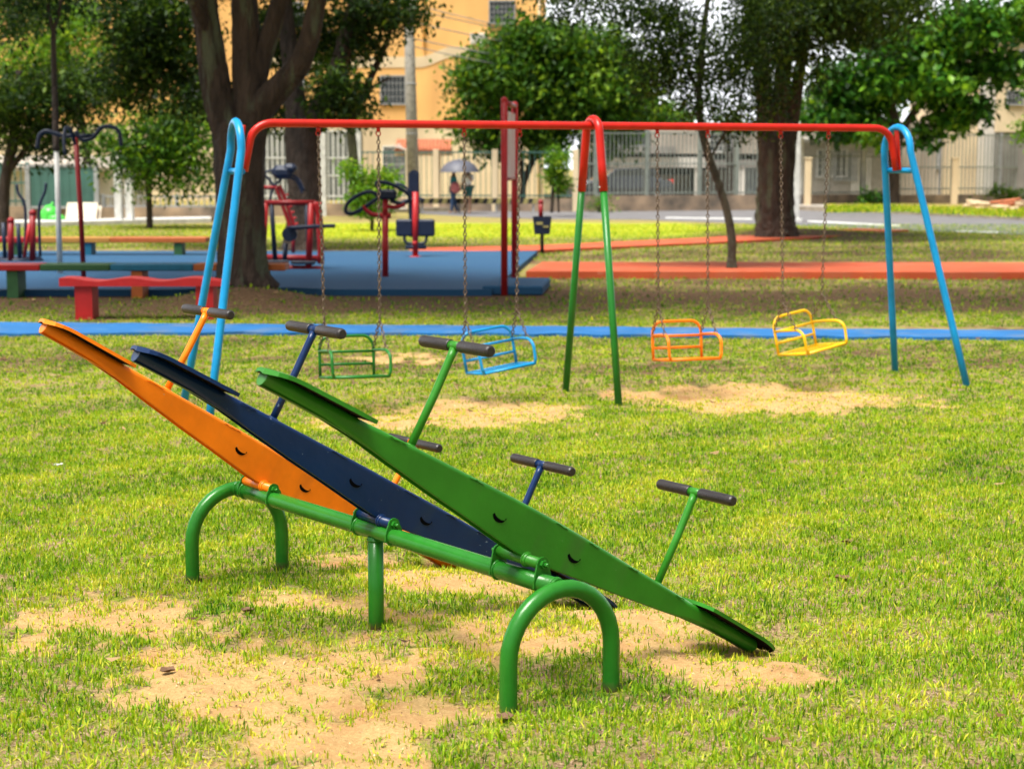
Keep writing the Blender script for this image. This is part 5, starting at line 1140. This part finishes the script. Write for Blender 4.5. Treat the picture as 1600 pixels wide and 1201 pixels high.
# low plants at the wall right
def clump(label, px_, py_, d, rx, rz_, cnt, leaf, size, seed):
    c = at(px_, py_, d); t_ = thing('low_plant', label, 'plant', (c.x, d, 0)); leafcloud('foliage', [((c.x, d, rz_*.45), (rx, rx*.7, rz_*.6), cnt)], size, leaf, t_, seed, 12, .12)
    st_ = MB()
    for i in range(5): st_.tube([(c.x+.05*(i-2), d, 0), (c.x+.12*(i-2), d, rz_*.6)], .012, 5)
    st_.build('stems', M['barkd'], t_, True)
clump('low dark bush at the foot of the pale fence', 1362, 305, 65., .5, .7, 500, L_broad, .16, 61)
clump('low leafy bush at the foot of the cream house', 1570, 300, 68., .9, .8, 700, L_bright, .16, 63)
clump('small weed clump by the garage fence', 940, 318, 59., .5, .5, 300, L_mid, .12, 65)
# grass verge across the road
band([((1290, 333), (1290, 322)), ((1400, 332), (1400, 322)), ((1560, 339), (1560, 325)), ((1700, 346), (1700, 330))], -.1, .15, 'verge', gm)
def spill(name, label, pairs, n, seed, hl, wl):
    r = np.random.default_rng(seed); V = []; 
    for _ in range(n):
        f_ = r.uniform(0, len(pairs)-1); i = int(f_); u = f_-i; v = r.uniform(0, 1)
        nr = np.array(pairs[i][0])*(1-u)+np.array(pairs[i+1][0])*u; fr = np.array(pairs[i][1])*(1-u)+np.array(pairs[i+1][1])*u; q_ = nr*(1-v)+fr*v; p = gp(q_[0], q_[1], .15)
        a = r.uniform(0, PI); h = r.uniform(*hl); w_ = r.uniform(*wl); dx, dy = math.cos(a)*w_/2, math.sin(a)*w_/2; lx, ly = r.normal(0, .4, 2)*h
        V += [(p.x-dx, p.y-dy, .14), (p.x+dx, p.y+dy, .14), (p.x+lx, p.y+ly, .14+h)]
    V = np.array(V); Q = np.arange(len(V)).reshape(-1, 3); me = npmesh(name, V, Q); fattr(me, 'tint', np.repeat(r.uniform(0.1, 1, n), 3)); me.materials.append(GRASSM)
    o = bpy.data.objects.new(name, me); COL.objects.link(o); o['kind'] = 'stuff'; tag(o, label, 'grass')
spill('grass', 'grass growing on the verge across the road', [((1290, 332), (1290, 322)), ((1400, 331), (1400, 322)), ((1560, 338), (1560, 325)), ((1700, 345), (1700, 330))], 6000, 71, (.06, .16), (.03, .06))
# fallen leaves on the lawn
lm = leafmat('fallen_leaf', (.16, .09, .05), (.28, .17, .09), (.5, .4, .3), .1, .7)
for i, (px_, py_) in enumerate(((92, 729), (676, 596), (1315, 912), (1325, 850), (385, 965), (262, 1056), (790, 1130))):
    c = gp(px_, py_); r_ = random.Random(i); q_ = .018+.01*r_.random(); a = r_.uniform(0, 6)
    vs = [Vector((math.cos(a+2*PI*j/7)*q_*(1.6 if j == 0 else 1), math.sin(a+2*PI*j/7)*q_, .012+.006*(j % 2))) for j in range(7)]
    mb = MB().add([(0, 0, .004)]+vs, [(0, j+1, (j+1) % 7+1) for j in range(7)], False); mb.add([(v[0], v[1], v[2]-.002) for v in [(0, 0, .004)]+vs], [(0, (j+1) % 7+1, j+1) for j in range(7)], False)
    o = mb.build('fallen_leaf', lm if i else M['white']); o.location = (c.x, c.y, float(terr(np.array([c.x]), np.array([c.y]))[0])+.004)
    tag(o, ['small white scrap lying in the grass at the far left', 'small pale fallen leaf on the lawn below the light blue swing', 'dry curled leaf on the lawn right of the green T-handle', 'dry leaf on the lawn behind the low green handle', 'dry leaf near the far hoop leg', 'dark dry leaf on the sand at the left', 'dry brown leaf at the foot of the near hoop leg'][i], 'leaf' if i else 'scrap')
